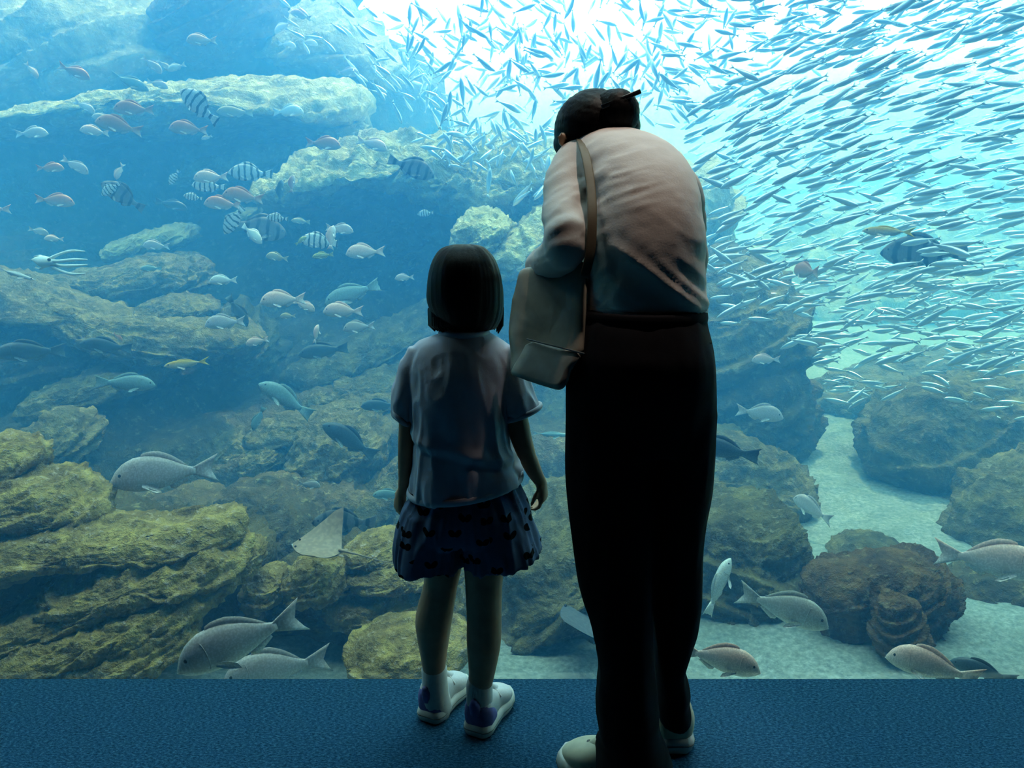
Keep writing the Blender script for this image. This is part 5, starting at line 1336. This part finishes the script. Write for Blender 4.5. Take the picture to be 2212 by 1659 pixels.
# a fish facing the window, fins spread
fish(1552, 1268, 86, 'R', 62, 2.9, 'drummer', 'white', 'pale fish facing the window nose up beside the trouser leg', yaw=50)

# ------------------------------------------------------------------ squid
sq = empty('squid'); c0 = P(140, 566, 3.7); sq.location = c0
tag(sq, 'pale glassy squid with four long trailing arms at the left', 'squid')
m_squid = plain('squid_skin', (0.72, 0.86, 0.88), 0.3, 0.4)
g = Geo()
tube_px(g, resample([(70, 561, 3.7, 2), (80, 562, 3.7, 8), (92, 565, 3.7, 13), (106, 566, 3.7, 11), (114, 566, 3.7, 8)], 3), 14)
g.build('mantle', m_squid, sq, True, c0)
for pts in ([(80, 558, 3.72, 1), (74, 554, 3.73, 3), (86, 552, 3.72, 5), (98, 558, 3.7, 4)], [(82, 572, 3.72, 1), (76, 578, 3.73, 3), (88, 581, 3.72, 5), (98, 574, 3.7, 4)]):
    g = Geo(); tube_px(g, pts, 8, 0.4); g.build('fin', m_squid, sq, True, c0)
for pts in ([(106, 560, 3.7, 4), (128, 549, 3.7, 3), (155, 542, 3.72, 3), (183, 543, 3.74, 1.2)], [(108, 564, 3.7, 4), (130, 564, 3.68, 3.5), (160, 561, 3.67, 3.5), (188, 561, 3.66, 1.4)],
            [(108, 569, 3.7, 4), (130, 574, 3.71, 3.5), (160, 574, 3.72, 3.5), (188, 572, 3.73, 1.4)], [(106, 573, 3.7, 4), (128, 584, 3.69, 3), (156, 592, 3.68, 3), (184, 591, 3.67, 1.2)]):
    g = Geo(); tube_px(g, resample(pts, 4), 10); g.build('arm', m_squid, sq, True, c0)
g = Geo(); g.ball(P(106, 561, 3.67), 0.008, None, 10); g.build('eye', m_feye, sq, True, c0)

# ------------------------------------------------------------------ rays
def ray(px, py, Y, span, length, M, label, mat, lift=0.25, name='ray'):
    o = empty(name); o.matrix_world = M
    tag(o, label, 'ray', 'rays')
    n = 25; V = []; F = []
    prof = []
    for i in range(n):                                  # left to right across the wings
        s = -1 + 2 * i / (n - 1)
        a = abs(s)
        lead = 0.5 - 0.62 * a ** 1.25 ; trail = -0.42 + 0.22 * a ** 0.8 + 0.0 * a
        if a > 0.98: lead = trail + 0.01
        lead = max(lead, trail + 0.012)
        prof.append((s, lead, trail))
    m_ = 11
    for side in (1, -1):
        for s, le, tr2 in prof:
            for j in range(m_):
                t = j / (m_ - 1)
                x = le + (tr2 - le) * t
                th = 0.10 * (1 - abs(s)) ** 1.1 * (math.sin(math.pi * min(1, t * 0.9 + 0.06)) ** 0.8) * (1.0 if side > 0 else 0.45)
                V.append((x * length, s * span / 2, side * th * length + lift * span * 0.5 * abs(s) ** 1.7))
    for q in (0, 1):
        off = q * n * m_
        for i in range(n - 1):
            for j in range(m_ - 1):
                f_ = (off + i * m_ + j, off + i * m_ + j + 1, off + (i + 1) * m_ + j + 1, off + (i + 1) * m_ + j)
                F.append(f_ if q else f_[::-1])
    me = mesh_from('ray_disc', V, F); link('disc', me, mat, o)
    g = Geo(); g.tube([(-0.38 * length, 0, 0.01), (-0.7 * length, 0, 0.02 * length), (-1.15 * length, 0.05 * length, 0.0), (-1.6 * length, 0.02 * length, -0.05 * length)], [0.028 * length, 0.014 * length, 0.008 * length, 0.003 * length], 8)
    g.build('tail', mat, o)
    for s in (-1, 1):
        g = Geo(); g.ball((0.40 * length, s * 0.10 * length, 0.055 * length), 0.022 * length, None, 10); g.build('eye', m_feye, o)
        g = Geo(); g.tube([(-0.34 * length, s * 0.05 * length, 0), (-0.47 * length, s * 0.10 * length, 0)], [0.05 * length, 0.02 * length], 8, 0.3); g.build('pelvic_fin', mat, o)
    g = Geo(); g.tube([(0.44 * length, -0.06 * length, 0), (0.49 * length, 0, 0), (0.44 * length, 0.06 * length, 0)], 0.03 * length, 10, 0.7)
    g.build('snout', m_squid if mat is m_ray else mat, o)
    return o
m_ray = fish_material('brown_ray_skin', (0.34, 0.26, 0.19), (0.38, 0.30, 0.22), (0.80, 0.82, 0.80), 0.5, z0=-0.03, z1=0.02)
m_ray2 = fish_material('grey_ray_skin', (0.10, 0.13, 0.17), (0.12, 0.16, 0.20), (0.62, 0.66, 0.68), 0.5, z0=-0.03, z1=0.02)
def ray_matrix(px, py, Y, heading, pitch, roll):
    c = P(px, py, Y)
    R_ = Matrix.Rotation(math.radians(heading), 4, 'Z') @ Matrix.Rotation(math.radians(-pitch), 4, 'Y') @ Matrix.Rotation(math.radians(roll), 4, 'X')
    return Matrix.Translation(c) @ R_
ray(700, 1182, 2.75, 0.30, 0.21, ray_matrix(690, 1186, 2.75, 172, 6, -14), 'brown ray flying over the middle outcrop with raised wings', m_ray, 0.62, 'eagle_ray')
ray(1262, 1352, 2.75, 0.34, 0.28, ray_matrix(1264, 1352, 2.75, 120, 8, 26), 'grey stingray tilting beside the trouser leg above the sand', m_ray2, 0.15, 'stingray')

# ------------------------------------------------------------------ thin yellow pipefish before the boulder
pf = empty('pipefish'); c0 = P(1886, 1304, 2.95); pf.location = c0
tag(pf, 'thin yellow upright pipefish in front of the large dark boulder', 'fish')
m_pipe = plain('yellow_pipe', (0.75, 0.62, 0.08), 0.4, 0.4)
g = Geo(); tube_px(g, resample([(1881, 1276, 2.93, 1.6), (1882, 1290, 2.93, 1.5), (1884, 1302, 2.93, 1.6), (1887, 1314, 2.93, 1.8), (1886, 1322, 2.93, 2.0), (1891, 1334, 2.93, 1.2)], 3), 8)
g.build('body', m_pipe, pf, True, c0)
g = Geo(); tube_px(g, [(1880, 1275, 2.93, 2.2), (1881, 1281, 2.93, 2.6)], 8); g.build('head', m_squid, pf, True, c0)

# ================================================================== sardines
def sardine_geo(nl=11, na=8, bend=0.0):
    sh = SHAPES['slim']
    V, F, A = [], [], []
    for i in range(nl):
        t = i / (nl - 1)
        x = 0.5 + (-0.36 - 0.5) * t
        tp, bt, wd = np.interp(t, T10, sh['top']) * 1.5, np.interp(t, T10, sh['bot']) * 1.5, np.interp(t, T10, sh['wid']) * 1.3
        yb = bend * math.sin((0.5 - x) * 4.2) * 0.5
        for j in range(na):
            a = 2 * math.pi * j / na
            V.append((x, yb + wd * math.cos(a), (tp + bt) / 2 + (tp - bt) / 2 * math.sin(a))); A.append(0.5 + 0.5 * math.sin(a))
    F = grid_faces(nl, na)
    F += [tuple(range(na - 1, -1, -1)), tuple((nl - 1) * na + j for j in range(na))]
    k = len(V); yb = bend * math.sin(0.9 * 4.2) * 0.5
    y2 = bend * math.sin(1.0 * 4.2) * 0.5
    V += [(-0.34, yb, 0), (-0.5, y2, 0.075), (-0.44, y2, 0), (-0.5, y2, -0.075), (-0.40, yb + 0.006, 0), (-0.40, yb - 0.006, 0)]
    A += [0.6] * 6
    F += [(k, k + 4, k + 1), (k + 4, k + 2, k + 1), (k, k + 3, k + 4), (k + 4, k + 3, k + 2), (k, k + 1, k + 5), (k + 5, k + 1, k + 2), (k, k + 5, k + 3), (k + 5, k + 2, k + 3)]
    return np.array(V), F, np.array(A)
m_sard, nt, b = new_mat('sardine_skin')
at = N(nt, 'ShaderNodeAttribute'); at.attribute_name = 'shade'
cc = ramp(nt, at.outputs['Fac'], [(0.2, (0.86, 0.92, 0.94)), (0.55, (0.66, 0.76, 0.80)), (0.72, (0.42, 0.58, 0.66)), (0.90, (0.70, 0.80, 0.84))])
nt.links.new(cc, b.inputs['Base Color']); b.inputs['Metallic'].default_value = 0.5; b.inputs['Roughness'].default_value = 0.3; b.inputs['Specular IOR Level'].default_value = 0.8
SG = [sardine_geo(bend=bd) for bd in (-0.10, 0.0, 0.10, 0.16)]
def attach(me, A):
    at_ = me.attributes.new('shade', 'FLOAT', 'POINT'); at_.data.foreach_set('value', A.astype(np.float32))
SM = []
for V, F, A in SG:
    me = mesh_from('sardine', V, F); attach(me, A); me.materials.append(m_sard); SM.append(me)
def in_poly(x, y, poly):
    r = False; n = len(poly); j = n - 1
    for i in range(n):
        xi, yi = poly[i]; xj, yj = poly[j]
        if (yi > y) != (yj > y) and x < (xj - xi) * (y - yi) / (yj - yi) + xi: r = not r
        j = i
    return r
rs = random.Random(5)
SARD = []                                              # (size in px, px, py, Y, tilt, face, yaw)
def scatter(poly, n, Lr, Yr, tilt_fn, face='L', yawr=25):
    x0, x1 = min(p[0] for p in poly), max(p[0] for p in poly); y0, y1 = min(p[1] for p in poly), max(p[1] for p in poly)
    k = 0
    while k < n:
        x, y = rs.uniform(x0, x1), rs.uniform(y0, y1)
        if not in_poly(x, y, poly): continue
        Y = rs.uniform(*Yr)
        real = rs.uniform(*Lr)                          # metres
        L = real * F_PX / (Y * CP + 0.1)
        t = tilt_fn(x, y)
        fc = face if rs.random() > 0.06 else ('R' if face == 'L' else 'L')
        SARD.append((L, x, y, Y, t, fc, rs.uniform(-yawr, yawr))); k += 1
def t_right(x, y):
    base_ = np.interp(x, [1450, 1700, 2000, 2212], [-27, -22, -13, -9]) + np.interp(y, [0, 250, 500, 800], [-4, -3, 0, 3])
    return base_ + rs.gauss(0, 6)
def t_mix(x, y):
    return rs.choice([-35, -50, -70, 60, 75, 85, 20, -15, 45, -25]) + rs.gauss(0, 12)
def t_low(x, y): return rs.choice([-6, 0, 4, 8, -10, -28]) + rs.gauss(0, 7)
main = [(1480, 240), (1600, 160), (1800, 60), (2000, -10), (2240, -20), (2240, 640), (1980, 620), (1700, 600), (1520, 640), (1500, 420)]
scatter(main, 400, (0.15, 0.20), (3.6, 5.4), t_right, 'L', 18)
scatter(main, 420, (0.15, 0.19), (5.4, 8.0), t_right, 'L', 25)
scatter([(1480, 240), (1700, 140), (2240, 60), (2240, 640), (1700, 600), (1500, 420)], 520, (0.15, 0.19), (7.5, 11.0), t_right, 'L', 30)
upper = [(830, 40), (1000, -10), (1500, -20), (1900, -20), (1700, 90), (1480, 240), (1300, 260), (1200, 290), (980, 330), (900, 200)]
scatter(upper, 330, (0.14, 0.18), (5.5, 8.0), t_mix, 'R', 40)
scatter([(870, 60), (960, 40), (1300, 60), (1480, 120), (1480, 280), (1200, 260), (960, 290), (900, 190)], 130, (0.14, 0.18), (5.0, 7.0), t_mix, 'R', 40)
scatter([(1500, -20), (2240, -20), (2240, 60), (1800, 120), (1560, 220), (1460, 260), (1380, 120)], 190, (0.15, 0.19), (4.6, 7.5), lambda x, y: np.interp(x, [1400, 1700, 2200], [30, -8, -20]) + rs.gauss(0, 14), 'L', 30)
scatter([(900, 290), (1200, 260), (1210, 420), (1120, 430), (1000, 380), (930, 340)], 110, (0.13, 0.17), (5.2, 5.9), t_mix, 'L', 45)
scatter([(1530, 620), (1760, 560), (2240, 600), (2240, 930), (1990, 900), (1760, 860), (1740, 700), (1560, 720)], 330, (0.12, 0.17), (4.3, 6.2), t_low, 'L', 40)
scatter([(1540, 540), (2240, 520), (2240, 820), (1800, 760), (1560, 700)], 90, (0.15, 0.20), (3.8, 5.0), lambda x, y: rs.choice([-32, -28, -24, -5, -12]) + rs.gauss(0, 5), 'L', 15)
scatter([(600, 0), (820, 10), (900, 160), (880, 260), (760, 160), (640, 90)], 40, (0.14, 0.17), (5.5, 7.2), lambda x, y: -38 + rs.gauss(0, 14), 'R', 25)
scatter([(1900, 880), (2240, 860), (2240, 940), (1900, 930)], 60, (0.11, 0.15), (5.0, 6.0), t_low, 'L', 30)
SARD.sort(key=lambda s: -s[0] * math.cos(math.radians(s[6])) )
def hidden(s):
    x, y = s[1], s[2]
    return (1250 < x < 1500 and 320 < y < 1600) or (1185 < x < 1380 and 215 < y < 330)
vis = [s for s in SARD if not hidden(s) and -10 < s[1] < 2222 and -10 < s[2] < 950]
ind, rest = vis[:290], vis[290:] + [s for s in SARD if hidden(s)]
for i, s in enumerate(ind):
    o = link('sardine', SM[i % 4])
    o.matrix_world = fish_matrix(s[1], s[2], s[3], s[0], s[5], s[4], s[6])
    tag(o, 'silvery sardine of the great school in the upper right', 'fish', 'sardine school')
VV, FF, AA, off = [], [], [], 0
for i, s in enumerate(rest):
    V, F, A = SG[i % 4]
    M = np.array(fish_matrix(s[1], s[2], s[3], s[0], s[5], s[4], s[6]))
    VV.append(V @ M[:3, :3].T + M[:3, 3]); FF += [tuple(k + off for k in f) for f in F]; AA.append(A); off += len(V)
me = mesh_from('sardine_school', np.concatenate(VV), FF); attach(me, np.concatenate(AA)); me.materials.append(m_sard)
tag(link('sardine_school', me), 'rest of the sardine school, more distant silvery fish', 'fish', 'sardine school', 'stuff')
